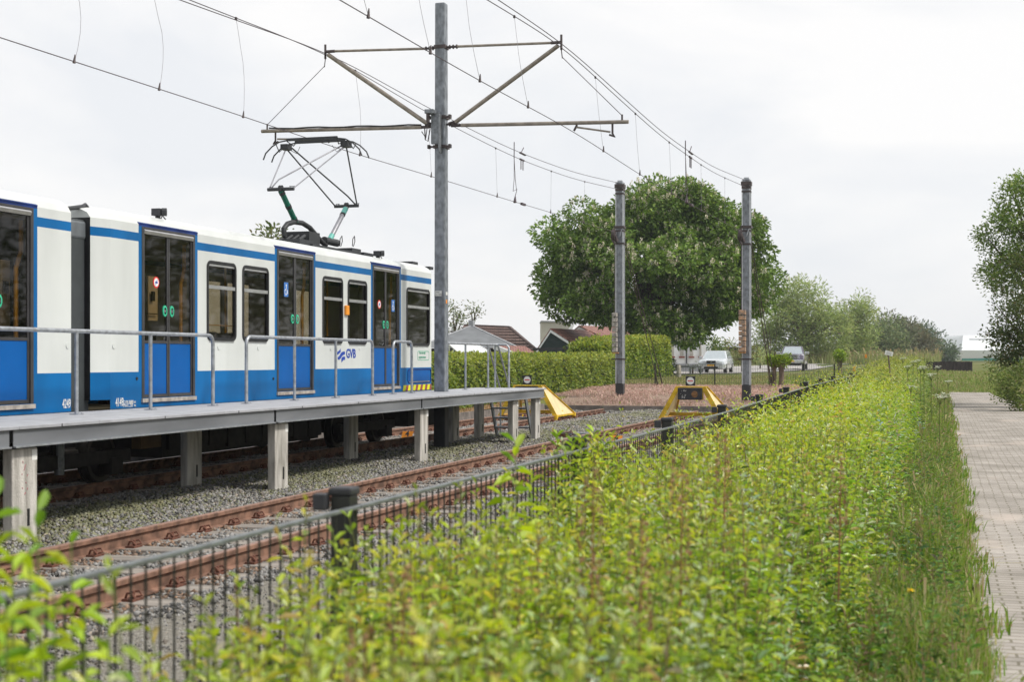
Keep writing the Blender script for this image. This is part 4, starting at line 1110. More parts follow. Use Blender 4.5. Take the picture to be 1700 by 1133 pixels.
# ================================================================== BUFFER STOPS AND TRACK PLATES
def buffer_stop(x, y, label, slabel):
    r = thing('buffer_stop', label, 'buffer stop', (x, y, 0), 'yellow buffer stops')
    top, foot = .985, .165
    for s in (-1, 1):
        A = Vector((x + s * .34, y, top)); B = Vector((x + s * .79, y, foot)); Cc = Vector((x + s * .34, y + .35, top)); D = Vector((x + s * .79, y + 2.0, foot))
        n_ = (B - A).cross(Cc - A).normalized() * .012
        pl = MB(); pl.add([A + n_, B + n_, D + n_, Cc + n_, A - n_, B - n_, D - n_, Cc - n_], [(0, 1, 2, 3), (7, 6, 5, 4), (0, 4, 5, 1), (1, 5, 6, 2), (2, 6, 7, 3), (3, 7, 4, 0)])
        leg = pl.build('side_leg', M['bpale'], r)
        fl = MB(); ax = Vector((s, 0, .55)).normalized() * .058
        for p, q, th in ((A, B, .014), (Cc, D, .014)):
            dd_ = (q - p).normalized(); dy = Vector((0, th, 0))
            fl.add([p - ax - dy, q - ax - dy, q + ax - dy, p + ax - dy, p - ax + dy, q - ax + dy, q + ax + dy, p + ax + dy], [(0, 1, 2, 3), (7, 6, 5, 4), (0, 4, 5, 1), (1, 5, 6, 2), (2, 6, 7, 3), (3, 7, 4, 0)])
        for p in (B, D): fl.box(p.x - .06, p.x + .06, p.y - .03, p.y + .10, .03, foot + .02)
        fl.bar(B + Vector((0, 0, -.02)), D + Vector((0, 0, -.02)), .07, .05)
        fl.build('leg_flange', M['byellow'], leg)
    tb = MB(); tb.box(x - .39, x + .39, y - .02, y + .36, top - .008, top + .016); tb.box(x - .34, x + .34, y + .0, y + .02, top - .34, top - .012)
    tb.box(x - .76, x + .76, y + .9, y + .98, .19, .28)
    tb.build('cross_beam', M['byellow'], r)
    pb = MB().box(x - .32, x + .32, y - .14, y - .005, .655, .965).build('buffer_plate', M['bblack'], r, bevel=.012)
    MB().disc((x + .13, y - .14, .80), (0, -1, 0), .085, .003, 14).build('rust_patch', mat('rust stain', (.20, .10, .04), .9, var=.5, scale=14), pb)
    sc = MB(); rr = random.Random(3)
    for k in range(16):
        px = x - .27 + rr.random() * .17; pz = .70 + rr.random() * .2
        sc.bar((px, y - .1425, pz), (px + rr.uniform(-.05, .05), y - .1425, pz + rr.uniform(-.05, .05)), .002, .006)
    sc.build('scribble', M['signwhite'], pb)
    sg = MB().box(x - .125, x + .125, y - .03, y - .005, top + .036, top + .29).build('stop_sign', M['bblack'], r, bevel=.006)
    zc = top + .165
    MB().disc((x, y - .031, zc), (0, -1, 0), .098, .004, 26).build('disc', M['signwhite'], sg)
    MB().box(x - .072, x + .072, y - .038, y - .0355, zc - .013, zc + .013).build('red_bar', M['red'], sg)
buffer_stop(TN + .0, 37.3, 'yellow buffer stop with scribbled black plate at the end of the near track', '')
buffer_stop(TF + .0, 37.9, 'yellow buffer stop half hidden behind the far corner of the platform', '')
def num_plate(u, v, a, label):
    Z = F * a / CS / (U0 - u); y = (Z - a * SN) / CS
    r = MB(); x = -a; z = .035
    r.prism([(x - .125, y, z), (x + .115, y, z), (x + .135, y + .05, z + .135), (x - .105, y + .05, z + .135)], (0, .012, -.003))
    o = r.build('number_plate', M['orange'], origin=(x, y, z)); tag(o, label, 'track plate', 'orange number plates lying between the rails')
    t = textobj('plate_text', '4', .165, (x - .035, y - .004, z + .006), (R(68), 0, 0), M['bblack'], o, bold=.006)
num_plate(1022, 726, 6.32, 'orange plate with number 4 in the near track beyond the fence')
num_plate(675, 722, 10.98, 'orange plate with number 4 between the rails behind the tram')
# small track-side pieces
g = MB(); p = at(934, 722, 31); g.box(p.x - .1, p.x + .1, p.y - .06, p.y + .06, .02, .10); g.tube([(p.x + .1, p.y, .1), (p.x + .2, p.y, .17), (p.x + .24, p.y, .08), (p.x + .14, p.y, .03)], .012, 6); g.box(p.x - .12, p.x + .22, p.y - .08, p.y + .05, .12, .135)
tag(g.build('rail_lock', M['clip'], origin=(p.x, p.y, 0)), 'small rusty lock with bent bar lying on the gravel beyond the platform', 'track lock')
g = MB(); p = at(958, 724, 31.5); g.box(p.x - .5, p.x + .5, p.y - .15, p.y + .15, .0, .10)
tag(g.build('cable_box', M['galvdark'], origin=(p.x, p.y, 0), bevel=.02), 'flat grey cable box lying beside the near rail', 'cable box')

# ================================================================== NEAR FENCE
FX = -2.2
ftop = lambda y: float(np.interp(y, [0, 14, 25, 45], [1.135, 1.14, 1.25, 1.32]))
fen = thing('metal_fence', 'long dark green bar fence with grey top rail running beside the shrubs', 'fence', (FX, 5, 0))
fp = [1.9, 5.2, 9.04, 12.15, 15.35, 18.65, 22.0, 25.3, 28.6, 31.9, 35.2, 38.5, 41.8]
for k, y in enumerate(fp):
    zt_ = ftop(y); px = FX - .062
    p = MB().box(px - .042, px + .042, y - .042, y + .042, -.05, zt_ + .045).build('post', M['fence'], fen, bevel=.006)
    MB().box(px - .050, px + .050, y - .050, y + .050, zt_ + .045, zt_ + .078).build('cap', M['mastdark'], p, bevel=.01)
    MB().box(px - .10, px - .045, y - .085, y - .03, zt_ - .01, zt_ + .055).build('rail_bracket', M['mastdark'], p, bevel=.006)
for k in range(len(fp) - 1):
    y0, y1 = fp[k], fp[k + 1]
    tr = MB(); tr.bar((FX, y0 + .004, ftop(y0)), (FX, y1 - .004, ftop(y1)), .024, .016)
    tr.build('top_rail', M['fencerail'], fen, bevel=.004)
    bp = MB(); n = int((y1 - y0 - .1) / .077)
    for i in range(n):
        y = y0 + .06 + (y1 - y0 - .12) * i / (n - 1); zt_ = ftop(y)
        bp.tube([(FX, y, .08), (FX, y, zt_ - .008)], .0042, 6, cap=False)
    for q in (.12, .62): bp.box(FX + .006, FX + .016, y0 + .03, y1 - .03, q, q + .03)
    bp.build('bar_panel', M['fence'], fen)

# ================================================================== PLANTS
def rand_unit(n):
    return unit(rng.normal(size=(n, 3)))
def pick(n, cols, p, jit=.18):
    cols = np.array(cols); i = rng.choice(len(cols), n, p=p); return cols[i] * rng.uniform(1 - jit, 1 + jit, (n, 1)) * rng.uniform(.93, 1.07, (n, 3))
G_SH = [(.50, .61, .075), (.35, .50, .065), (.19, .32, .05), (.66, .66, .11), (.06, .14, .025), (.55, .38, .15), (.60, .68, .36)]
def shoots(X, Y, H0, H, nl, ll, cols, pc, stem_r=.003, name='shrubs', spread=1.0, stems=True, low=.30, w=.35, mats=None):
    """upright leafy shoots: base (X,Y,H0), top height H, nl leaves each"""
    n = len(X); lean = rng.normal(0, .10, (n, 2)) * spread
    k = nl
    f = np.linspace(low, 1, k)[None, :] + rng.uniform(-.02, .02, (n, k))
    hh = (H - H0)[:, None]
    px = X[:, None] + lean[:, :1] * hh * f ** 1.5; py = Y[:, None] + lean[:, 1:] * hh * f ** 1.5; pz = H0[:, None] + hh * np.minimum(f, 1)
    C = np.stack([px, py, pz], -1).reshape(-1, 3)
    ang = (rng.uniform(0, 6.28, (n, 1)) + np.arange(k)[None] * 2.4).ravel() + rng.normal(0, .25, n * k)
    up = np.clip(rng.normal(.35, .3, n * k) + (f.ravel() > .93) * .9, -.4, 2)
    D = np.stack([np.cos(ang), np.sin(ang), up], 1)
    Nn = np.stack([rng.normal(0, .3, n * k), rng.normal(0, .3, n * k), np.ones(n * k)], 1)
    L_ = np.repeat(ll, k) * rng.uniform(.6, 1.2, n * k) * (1.05 - .45 * np.clip((f.ravel() - .75) * 4, 0, 1))
    V, Fc = leaves(C, D, Nn, L_, L_ * w, .35, .25)
    base = pick(n, cols, pc, .1)
    ph = np.sin(X * 2.7 + 1.3 * np.sin(Y * 1.1)) * np.cos(Y * 1.9 + X) ; pw = np.sin(Y * 3.7 - X * 5 + 2)
    base = base * (1 + .16 * ph[:, None]) * np.stack([1 + .14 * pw, 1 + .02 * pw, 1 + .9 * np.clip(-ph, 0, 1)], 1)
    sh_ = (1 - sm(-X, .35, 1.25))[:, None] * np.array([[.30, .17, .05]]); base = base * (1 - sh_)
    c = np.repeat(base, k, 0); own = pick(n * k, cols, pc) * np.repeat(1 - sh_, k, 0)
    m = rng.random(n * k)[:, None] < .5; c = np.where(m, own, c)
    tip = np.clip((f.ravel() - .78) * 4, 0, 1)[:, None]; c = c * (1 - .35 * tip) + np.array([.40, .42, .05]) * .35 * tip
    c = np.repeat(c, 6, 0)
    mi = np.zeros(len(Fc), np.int32)
    if stems:
        t = np.linspace(0, 2 * np.pi, 3, endpoint=False); ring_ = np.stack([np.cos(t), np.sin(t), 0 * t], 1) * stem_r
        segs = np.array([0, .5, 1.0]); SV = []
        for s_ in segs:
            cc = np.stack([X + lean[:, 0] * (H - H0) * s_ ** 1.5, Y + lean[:, 1] * (H - H0) * s_ ** 1.5, H0 + (H - H0) * s_], 1)
            SV.append(cc[:, None] + ring_[None] * (1.2 - .6 * s_))
        SV = np.stack(SV, 1).reshape(-1, 3)
        b = (np.arange(n) * 9)[:, None, None, None] + (np.arange(2) * 3)[None, :, None, None]
        q = np.array([[0, 1, 4, 3], [1, 2, 5, 4], [2, 0, 3, 5]])[None, None]
        SF = (b + q).reshape(-1, 4) + len(V)
        V = np.concatenate([V, SV]); Fc = np.concatenate([Fc, SF]); mi = np.concatenate([mi, np.ones(len(SF), np.int32)])
        sc = np.repeat(pick(n, [(.15, .17, .05), (.18, .11, .06)], [.75, .25]), 9, 0); c = np.concatenate([c, sc])
    return V, Fc, mi, c
def shrub_top(x, y):
    a = -x
    t = np.interp(y, [0, 6, 14, 30, 45, 60], [1.03, 1.06, 1.10, 1.22, 1.50, 1.66])
    e = .30 + .05 * np.sin(y * 1.3) + .05 * np.sin(y * 2.9 + 1)
    side = sm(a, e, e + .42) * .74 + .26
    fen_ = 1 - .30 * sm(a, 1.55, 2.15) * np.interp(y, [2, 5, 9, 14, 30], [.62, .62, .42, .22, .05])
    wob = .055 * np.sin(x * 3.1 + y * 1.7) + .05 * np.sin(y * 2.6 - x * 2) + .035 * np.sin(y * 5.7 + x * 6)
    return t * side * fen_ + wob
def shrub_mass(y0, y1, dens, nl, ll, name, label, x0=-2.12, x1=-.22, stems=True, hsd=.06, cols=G_SH, pc=(.27, .25, .15, .11, .07, .05, .10)):
    n = int((x1 - x0) * (y1 - y0) * dens); X = rng.uniform(x0, x1, n); Y = rng.uniform(y0, y1, n)
    gap = np.sin(X * 6.3 + 2 * np.sin(Y * 2.2)) * np.sin(Y * 4.1 + X * 2) + .5 * np.sin(X * 13 - Y * 7)
    kp = rng.random(n) < np.clip(1.05 - .75 * sm(gap, .45, 1.1), 0, 1); X, Y, gap = X[kp], Y[kp], gap[kp]; n = len(X)
    Z0 = terr(X, Y) - .02; H = shrub_top(X, Y) + rng.normal(0, hsd, n) + (rng.random(n) < .07) * rng.uniform(.04, .24, n) - .07 * sm(gap, .3, 1)
    H = np.maximum(H, Z0 + .15)
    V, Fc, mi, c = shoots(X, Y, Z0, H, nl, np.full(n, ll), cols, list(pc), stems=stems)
    o = npmesh(name, V, Fc, 4, [M['leafgloss'], M['flower']], c, midx=mi, origin=((x0 + x1) / 2, y0, 0)); return tag(o, label, 'shrubs', kind='stuff')
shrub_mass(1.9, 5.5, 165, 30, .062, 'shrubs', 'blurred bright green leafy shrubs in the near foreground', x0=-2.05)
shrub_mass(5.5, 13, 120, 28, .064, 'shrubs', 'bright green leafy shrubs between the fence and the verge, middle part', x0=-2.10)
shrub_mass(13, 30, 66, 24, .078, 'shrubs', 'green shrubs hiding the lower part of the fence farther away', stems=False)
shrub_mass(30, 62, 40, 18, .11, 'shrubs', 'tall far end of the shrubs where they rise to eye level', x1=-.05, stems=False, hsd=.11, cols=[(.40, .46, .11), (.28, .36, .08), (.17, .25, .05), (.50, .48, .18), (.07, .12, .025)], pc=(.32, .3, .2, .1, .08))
def clump(x, y, n, zt_, sp, label):
    X = rng.normal(x, sp, n); Y = rng.normal(y, sp * 1.6, n); Z0 = terr(X, Y) - .02; H = zt_ - np.abs(rng.normal(0, .12, n)) - .9 * ((X - x) ** 2 + (Y - y) ** 2 / 2)
    V, Fc, mi, c = shoots(X, Y, Z0, H, 26, np.full(n, .07), G_SH, [.27, .27, .2, .1, .08, .03, .05], stems=True)
    tag(npmesh('shrubs', V, Fc, 4, [M['leafgloss'], M['flower']], c, midx=mi, origin=(x, y, 0)), label, 'shrubs', kind='stuff')
clump(-2.12, 8.9, 60, 1.30, .17, 'thick clump of shoots smothering the third fence post')
clump(-2.05, 5.35, 22, .98, .12, 'clump of shoots at the foot of the near fence post')
# foliage spilling through the fence farther along
shrub_mass(12, 40, 28, 14, .07, 'shrubs', 'weedy shoots growing on the track side of the fence', x0=-2.75, x1=-2.25, stems=False, hsd=.1)
def blades(X, Y, Z, Hh, wd, cols, pc, name, label, m=None, lean=.35, kind='stuff', cat='grass', heads=0.0, headcol=(.35, .27, .15)):
    n = len(X); a = rng.uniform(0, 6.28, n); ln = np.abs(rng.normal(0, lean, n)) + .05
    d = np.stack([np.cos(a), np.sin(a)], 1); b = a + rng.uniform(-.6, .6, n) + 1.57; s = np.stack([np.cos(b), np.sin(b), 0 * b], 1) * (wd / 2)[:, None]
    B = np.stack([X, Y, Z], 1); Mi = B + np.stack([d[:, 0] * ln * Hh * .3, d[:, 1] * ln * Hh * .3, Hh * .6], 1); Tp = B + np.stack([d[:, 0] * ln * Hh, d[:, 1] * ln * Hh, Hh * (1 - .25 * ln)], 1)
    V = np.stack([B - s, B + s, Mi + s * .7, Mi - s * .7, Tp + s * .12, Tp - s * .12], 1)
    if heads: # fatter seed head on some
        h = rng.random(n) < heads; V[h, 4] += s[h] * 1.2; V[h, 5] -= s[h] * 1.2
    V = V.reshape(-1, 3); i = np.arange(n)[:, None] * 6
    Fc = np.concatenate([i + np.array([[0, 1, 2, 3]]), i + np.array([[3, 2, 4, 5]])])
    c = pick(n, cols, pc); c = np.repeat(c[:, None], 6, 1); c[:, 4:] = c[:, 4:] * .7 + np.array(headcol) * .3
    if heads: c[h, 4:] = np.array(headcol)
    o = npmesh(name, V, Fc, 4, m or M['leafdull'], c.reshape(-1, 3), origin=(float(X.mean()), float(Y.min()), 0)); return tag(o, label, cat, kind=kind)
GR = [(.20, .33, .045), (.12, .22, .03), (.28, .38, .07), (.44, .38, .20)]
def verge(y0, y1, dens, hs, wd, name, label):
    n = int(.95 * (y1 - y0) * dens); X = rng.uniform(-.58, .46, n); Y = rng.uniform(y0, y1, n)
    k = X < .26 + .05 * np.sin(Y * 2.3) + .05 * np.sin(Y * 5.1) + rng.normal(0, .035, n); X, Y = X[k], Y[k]; n = len(X)
    H_ = hs * rng.uniform(.45, 1.25, n) * (1 - .55 * sm(X, -.05, .32)) * (1 + .25 * np.sin(Y * 1.9 + X * 4))
    blades(X, Y, terr(X, Y), H_, np.full(n, wd), GR, [.36, .28, .2, .16], name, label, heads=.10, lean=.45)
verge(1.9, 8, 2600, .30, .008, 'grass', 'long loose grass on the near verge beside the brick path')
verge(8, 25, 900, .34, .014, 'grass', 'long grass on the verge beside the middle of the path')
verge(25, 69, 260, .42, .03, 'grass', 'tall grass on the far verge beside the path')
# weeds mixed in the verge
n = 1700; X = -.62 + .75 * rng.random(n) ** 1.5; Y = 2.3 + 44 * rng.random(n) ** 1.5; Z0 = terr(X, Y); H = Z0 + rng.uniform(.2, .55, n)
V, Fc, mi, c = shoots(X, Y, Z0, H, 16, np.full(n, .055), [(.15, .27, .045), (.09, .18, .035), (.27, .36, .07), (.30, .20, .09)], [.4, .3, .2, .1], spread=2.0)
tag(npmesh('verge_weeds', V, Fc, 4, [M['leaf'], M['flower']], c, midx=mi, origin=(0, 2, 0)), 'leafy weeds growing through the grass verge', 'weeds', kind='stuff')
# bank of grass around the end of the path, and the right verge
def patch(x0, x1, y0, y1, dens, hs, wd, cols, pc, name, label, keep=None, heads=.1, m=None, cat='grass', headcol=(.35, .27, .15), lean=.35):
    n = int((x1 - x0) * (y1 - y0) * dens); X = rng.uniform(x0, x1, n); Y = rng.uniform(y0, y1, n)
    if keep is not None: k = keep(X, Y); X, Y = X[k], Y[k]; n = len(X)
    blades(X, Y, terr(X, Y), hs * rng.uniform(.4, 1.3, n) * (1 + .3 * np.sin(X * 1.3 + Y * .7)), np.full(n, wd) * rng.uniform(.6, 1.4, n), cols, pc, name, label, heads=heads, m=m, cat=cat, headcol=headcol, lean=lean)
GR2 = [(.22, .31, .07), (.15, .23, .05), (.31, .36, .12), (.40, .38, .19)]
patch(-3, 14, 75, 104, 60, .20, .05, GR2, [.35, .3, .2, .15], 'grass', 'meadow grass on the bank beyond the end of the path')
patch(2.2, 9, 20, 69, 60, .38, .035, GR2, [.35, .3, .2, .15], 'grass', 'grass along the right edge of the path', keep=lambda X, Y: X > np.interp(Y, [-5, 40, 52, 60, 69], [3.6, 3.35, 2.95, 2.55, 2.1]) + .03 * np.sin(Y * 3))
patch(-7.0, -1.6, 60.5, 100, 70, .22, .045, GR2, [.4, .3, .2, .1], 'grass', 'rough green grass left of the shrubs in front of the dark pickup')
patch(-20, -7.0, 60, 88, 70, .07, .04, [(.27, .29, .10), (.38, .34, .17), (.19, .23, .06)], [.35, .4, .25], 'grass', 'thin dry lawn in front of the parked silver car', keep=lambda X, Y: (Y - .2 * (X + 20)) < 78, heads=.03)
patch(-46, 0, 128, 175, 9, 1.1, .12, [(.24, .28, .10), (.30, .32, .14), (.18, .24, .07)], [.4, .35, .25], 'grass', 'pale tall grass behind the dark pickup', keep=lambda X, Y: (Y > 137 + .25 * (X + 46)), heads=.3)
patch(-3, 8, 68.6, 75, 130, .13, .03, GR2, [.35, .3, .2, .15], 'grass', 'short grass around the two logs at the end of the path')
# pink flowering sorrel between gravel and mesh fence
PK = [(.56, .38, .33), (.50, .33, .28), (.60, .47, .38), (.30, .29, .15)]
patch(-13.4, -2.6, 46.8, 59.5, 520, .10, .013, PK, [.4, .25, .2, .15], 'sorrel', 'reddish pink flowering sorrel on bare ground behind the gravel', heads=.7, m=M['flower'], cat='wild plants', lean=.8, headcol=(.58, .36, .31),
      keep=lambda X, Y: rng.random(len(X)) < .5 + .5 * np.sin(X * 1.1 + Y * .6 + 1.5 * np.sin(X * .6)) * np.cos(Y * .9 - X * .3))
patch(-15.2, -12.95, 18, 46, 40, .12, .02, [(.36, .24, .12), (.22, .22, .07)], [.6, .4], 'dry_plants', 'sparse dry plants on ochre ground beyond the tram', heads=.2, cat='wild plants')

patch(-9.7, -7.3, 9, 44, 26, .06, .012, [(.20, .28, .06), (.28, .30, .12)], [.6, .4], 'track_weeds', 'sparse low weeds in the ballast between the tracks', heads=.1, cat='wild plants', lean=.9, keep=lambda X, Y: np.sin(X * 2 + Y * .8) * np.sin(Y * 1.7) > .1)
# --- single tall shoots standing out of the shrubs
def shoot_plant(x, y, ztop, n, ll, label, kind='shoot', cols=None, name='tall_shoot', lean=.0, cat='plant shoot'):
    z0 = tz(x, y)
    cols = cols or [(.48, .60, .07), (.36, .50, .05), (.20, .36, .045)]
    C, D, L_ = [], [], []
    hh = ztop - z0; P0 = Vector((x, y, z0)); P1 = Vector((x + lean, y, ztop))
    for k in range(n):
        f = .45 + .55 * k / (n - 1); a = k * 2.4 + random.uniform(-.3, .3)
        c = P0.lerp(P1, f); up = .25 + (.9 if f > .93 else 0) + random.uniform(-.25, .35)
        C.append(tuple(c)); D.append((math.cos(a), math.sin(a), up)); L_.append(ll * random.uniform(.7, 1.15) * (1.1 - .5 * max(0, f - .8) * 3))
    L_ = np.array(L_)
    V, Fc = leaves(np.array(C), np.array(D), np.tile([[.1, .1, 1.]], (n, 1)) + rng.normal(0, .2, (n, 3)), L_, L_ * .36, .35, .3)
    r = thing(name, label, cat, (x, y, z0), 'tall shoots above the shrubs')
    npmesh('leaf', V, Fc, 4, M['leaf'], np.repeat(pick(n, cols, [1 / len(cols)] * len(cols)), 6, 0), parent=r)['kind'] = 'stuff'
    MB().tube([P0, P0.lerp(P1, .5) + Vector((.01, 0, 0)), P1], .0045, 5, r2=.002).build('stem', M['stem'], r, smooth=True)
P = at(62, 850, 3.15)
shoot_plant(P.x, P.y, zlat(62, 860, -P.x) if False else at(62, 850, 3.15).z, 20, .085, 'large blurred leafy shoot at the left edge of the photo in front of the rail')
P = at(-5, 790, 3.3); shoot_plant(P.x, P.y, P.z, 16, .09, 'leafy shoot cut off by the left edge of the photo')
P = at(118, 905, 3.1); shoot_plant(P.x, P.y, P.z, 14, .075, 'shorter blurred leafy shoot right of the large one at the left edge')
for i, (u, v, Z) in enumerate([(20, 930, 2.9), (48, 905, 3.0), (90, 990, 2.8), (-12, 890, 2.8), (140, 1010, 2.9), (10, 1010, 2.6), (180, 1040, 2.8), (70, 1060, 2.6)]):
    P = at(u, v, Z); shoot_plant(P.x, P.y, P.z, 26, .07, 'blurred leafy shoot in the bottom left corner of the photo')
P = at(855, 735, 5.6); shoot_plant(P.x, P.y, P.z, 26, .105, 'tall pale shoot rising above the fence in front of the platform steps')
P = at(832, 800, 5.2); shoot_plant(P.x, P.y, P.z, 14, .08, 'lower pale shoot left of the tall one rising above the fence')
P = at(880, 790, 6.0); shoot_plant(P.x, P.y, P.z, 18, .085, 'leafy shoot just right of the tall one rising above the fence')
for i, (u, v, Z) in enumerate([(925, 722, 8.6), (950, 735, 8.9), (985, 718, 9.1), (1002, 738, 9.0), (965, 728, 8.4)]):
    P = at(u, v, Z); shoot_plant(P.x, P.y, P.z, 44, .085, '%s from the left of five shoots crowding over the far fence post' % ['first', 'second', 'fourth', 'fifth', 'third'][i], cols=[(.30, .44, .05), (.17, .28, .035), (.44, .55, .08)])
def dock(u, v, Z, label):
    p = at(u, v, Z); x, y = p.x, p.y; z0 = .7
    r = thing('dock_plant', label, 'dock plant', (x, y, z0), 'brown dock seed stalks among the shrubs')
    MB().tube([(x, y, z0), (x + .01, y, p.z)], .004, 5, r2=.002).build('stem', M['stemred'], r, smooth=True)
    n = 150; f = rng.random(n) ** .8; zz = p.z - f * (p.z - z0) * .55; rad = .012 + .03 * f * (1 - f * .5)
    a = rng.uniform(0, 6.28, n); C = np.stack([x + rad * np.cos(a), y + rad * np.sin(a), zz], 1)
    D = np.stack([np.cos(a), np.sin(a), rng.uniform(-.2, 1, n)], 1)
    V, Fc = leaves(C, D, rand_unit(n), np.full(n, .016), np.full(n, .010))
    npmesh('seed_head', V, Fc, 4, M['flower'], np.repeat(pick(n, [(.34, .19, .11), (.26, .16, .08), (.34, .29, .12)], [.5, .3, .2]), 6, 0), parent=r)
dock(980, 770, 3.9, 'tallest brown dock stalk, just right of the middle of the photo')
dock(1128, 760, 4.4, 'brown dock stalk right of the tallest one')
dock(664, 942, 3.3, 'reddish dock stalk below the near fence post')
dock(1392, 760, 6.0, 'thin dock stalk at the right side of the shrubs')
dock(1060, 860, 3.9, 'brown dock stalk between the tallest one and its right neighbour')
dock(600, 1040, 2.9, 'blurred brown dock stalk near the bottom edge, left of the middle')
dock(1200, 720, 5.6, 'thin brown dock stalk in front of the far part of the fence')
# cow parsley
def parsley(u, v, Z, label):
    p = at(u, v, Z); x, y = p.x, p.y; p.z -= random.uniform(.04, .2); z0 = max(.5, p.z - .9)
    r = thing('cow_parsley', label, 'cow parsley', (x, y, z0), 'white cow parsley at the far end of the shrubs')
    g = MB(); g.tube([(x, y, z0), (x, y, p.z - .12)], .006, 5)
    C = []; hs_ = random.uniform(.04, .09)
    for k in range(9):
        a = k * 2.4; rr = .02 + hs_ * (k / 9); q = Vector((x + rr * math.cos(a), y + rr * math.sin(a), p.z + random.uniform(-.03, .02)))
        g.tube([(x, y, p.z - .13), q], .003, 4)
        for j in range(14): C.append((q.x + random.gauss(0, .016), q.y + random.gauss(0, .016), q.z + random.gauss(0, .006)))
    g.build('stem', M['stem'], r)
    n = len(C); V, Fc = leaves(np.array(C), rand_unit(n) * np.array([1, 1, .2]), np.tile([[0, 0, 1.]], (n, 1)), np.full(n, .022), np.full(n, .02), 0, 0)
    npmesh('flower_head', V, Fc, 4, M['flower'], np.repeat(pick(n, [(.72, .74, .64), (.62, .66, .50)], [.6, .4], .05), 6, 0), parent=r)
pos_words = ['leftmost', 'second', 'third', 'fourth', 'fifth', 'sixth', 'seventh', 'eighth', 'ninth', 'tenth', 'eleventh', 'rightmost']
for i, (u, v, Z) in enumerate([(1499, 590, 34), (1507, 596, 30), (1512, 630, 26), (1516, 588, 36), (1523, 589, 35), (1528, 596, 32), (1534, 605, 28), (1546, 610, 27), (1556, 604, 33), (1560, 650, 20), (1568, 640, 26), (1574, 622, 34)]):
    parsley(u, v, Z, '%s from the left of the white cow parsley heads beyond the shrubs' % pos_words[i])
# dandelion-like yellow flower on the verge
p = at(1512, 981, 7.2); g = MB(); g.tube([(p.x, p.y, .12), (p.x, p.y, p.z)], .003, 5)
r = thing('yellow_flower', 'single yellow flower in the grass verge left of the path', 'flower', (p.x, p.y, .12)); g.build('stem', M['stem'], r)
n = 40; V, Fc = leaves(np.tile([[p.x, p.y, p.z]], (n, 1)), rand_unit(n) * np.array([1, 1, .3]), np.tile([[0, 0, 1.]], (n, 1)), np.full(n, .022), np.full(n, .007), 0, 0)
npmesh('petals', V, Fc, 4, M['flower'], np.tile([[.85, .62, .02]], (n * 6, 1)), parent=r)

# ================================================================== HEDGES
def hedge(name, label, p0, p1, wdt, ztop, n, ll, cols, pc, zb=None):
    p0 = Vector((p0[0], p0[1], 0)); p1 = Vector((p1[0], p1[1], 0)); d = (p1 - p0); L_ = d.length; d.normalize(); s = Vector((-d.y, d.x, 0))
    r = thing(name, label, 'hedge', (p0.x, p0.y, tz(p0.x, p0.y)))
    core = MB(); m = 14; ws = []
    for k in range(m + 1):
        c = p0 + d * (.1 + (L_ - .2) * k / m); zb_ = tz(c.x, c.y) - .05; zt_ = ztop(k / m) - .10; hw_ = wdt / 2 - .12
        ws += [(c + s * hw_ + Vector((0, 0, zb_))), (c - s * hw_ + Vector((0, 0, zb_))), (c - s * hw_ + Vector((0, 0, zt_))), (c + s * hw_ + Vector((0, 0, zt_)))]
    fs = [(4 * k + i, 4 * k + (i + 1) % 4, 4 * k + 4 + (i + 1) % 4, 4 * k + 4 + i) for k in range(m) for i in range(4)] + [(3, 2, 1, 0), (4 * m, 4 * m + 1, 4 * m + 2, 4 * m + 3)]
    core.add(ws, fs); core.build('twigs', mat(name + ' twigs', (.03, .045, .012), .95, var=.5, scale=8), r)
    A = [('side', 1), ('side', -1), ('top', 0), ('end', -1), ('end', 1)]
    area = [L_ * 1.6, L_ * 1.6, L_ * wdt, wdt * 1.6, wdt * 1.6]; tot = sum(area); Cs, Ds = [], []
    for (kind_, sg), ar in zip(A, area):
        k = int(n * ar / tot); f = rng.random(k); g = rng.random(k); tt = np.array([ztop(q) for q in f])
        if kind_ == 'side': lat_ = sg * (wdt / 2 + rng.normal(0, .045, k)); al = f * L_; hh = g
        elif kind_ == 'top': lat_ = (g - .5) * wdt; al = f * L_; hh = np.full(k, 1.0)
        else: lat_ = (f - .5) * wdt; al = np.where(sg < 0, 0, L_) + rng.normal(0, .05, k); hh = g; tt = np.full(k, ztop(0 if sg < 0 else 1))
        x = p0.x + d.x * al + s.x * lat_; y = p0.y + d.y * al + s.y * lat_; zb_ = terr(x, y)
        bump = .05 * np.sin(al * 3.1 + hh * 4) + .04 * np.sin(al * 7.7 - hh * 7)
        z = zb_ + (tt - zb_) * hh + (rng.normal(0, .04, k) if kind_ == 'top' else 0) + bump
        if kind_ == 'side': x = x + s.x * sg * bump; y = y + s.y * sg * bump
        nrm = {'side': (s.x * sg, s.y * sg, .2), 'top': (0, 0, 1.), 'end': (d.x * sg, d.y * sg, .2)}[kind_]
        Cs.append(np.stack([x, y, z], 1)); Ds.append(np.tile([nrm], (k, 1)) + rng.normal(0, .75, (k, 3)) + np.array([0, 0, .1 if kind_ == 'top' else -.25]))
    C = np.concatenate(Cs); D = np.concatenate(Ds); k = len(C)
    V, Fc = leaves(C, D, rand_unit(k) + np.array([.3, -.5, .9]), ll * rng.uniform(.6, 1.3, k), ll * .62 * rng.uniform(.7, 1.2, k), .2, .15)
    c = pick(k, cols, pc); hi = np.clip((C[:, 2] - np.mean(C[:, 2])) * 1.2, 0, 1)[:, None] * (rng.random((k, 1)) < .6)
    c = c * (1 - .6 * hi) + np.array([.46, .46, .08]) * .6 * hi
    npmesh('foliage', V, Fc, 4, M['leaf'], np.repeat(c, 6, 0), parent=r)
HC = [(.25, .33, .05), (.15, .23, .04), (.35, .41, .07), (.06, .10, .02)]
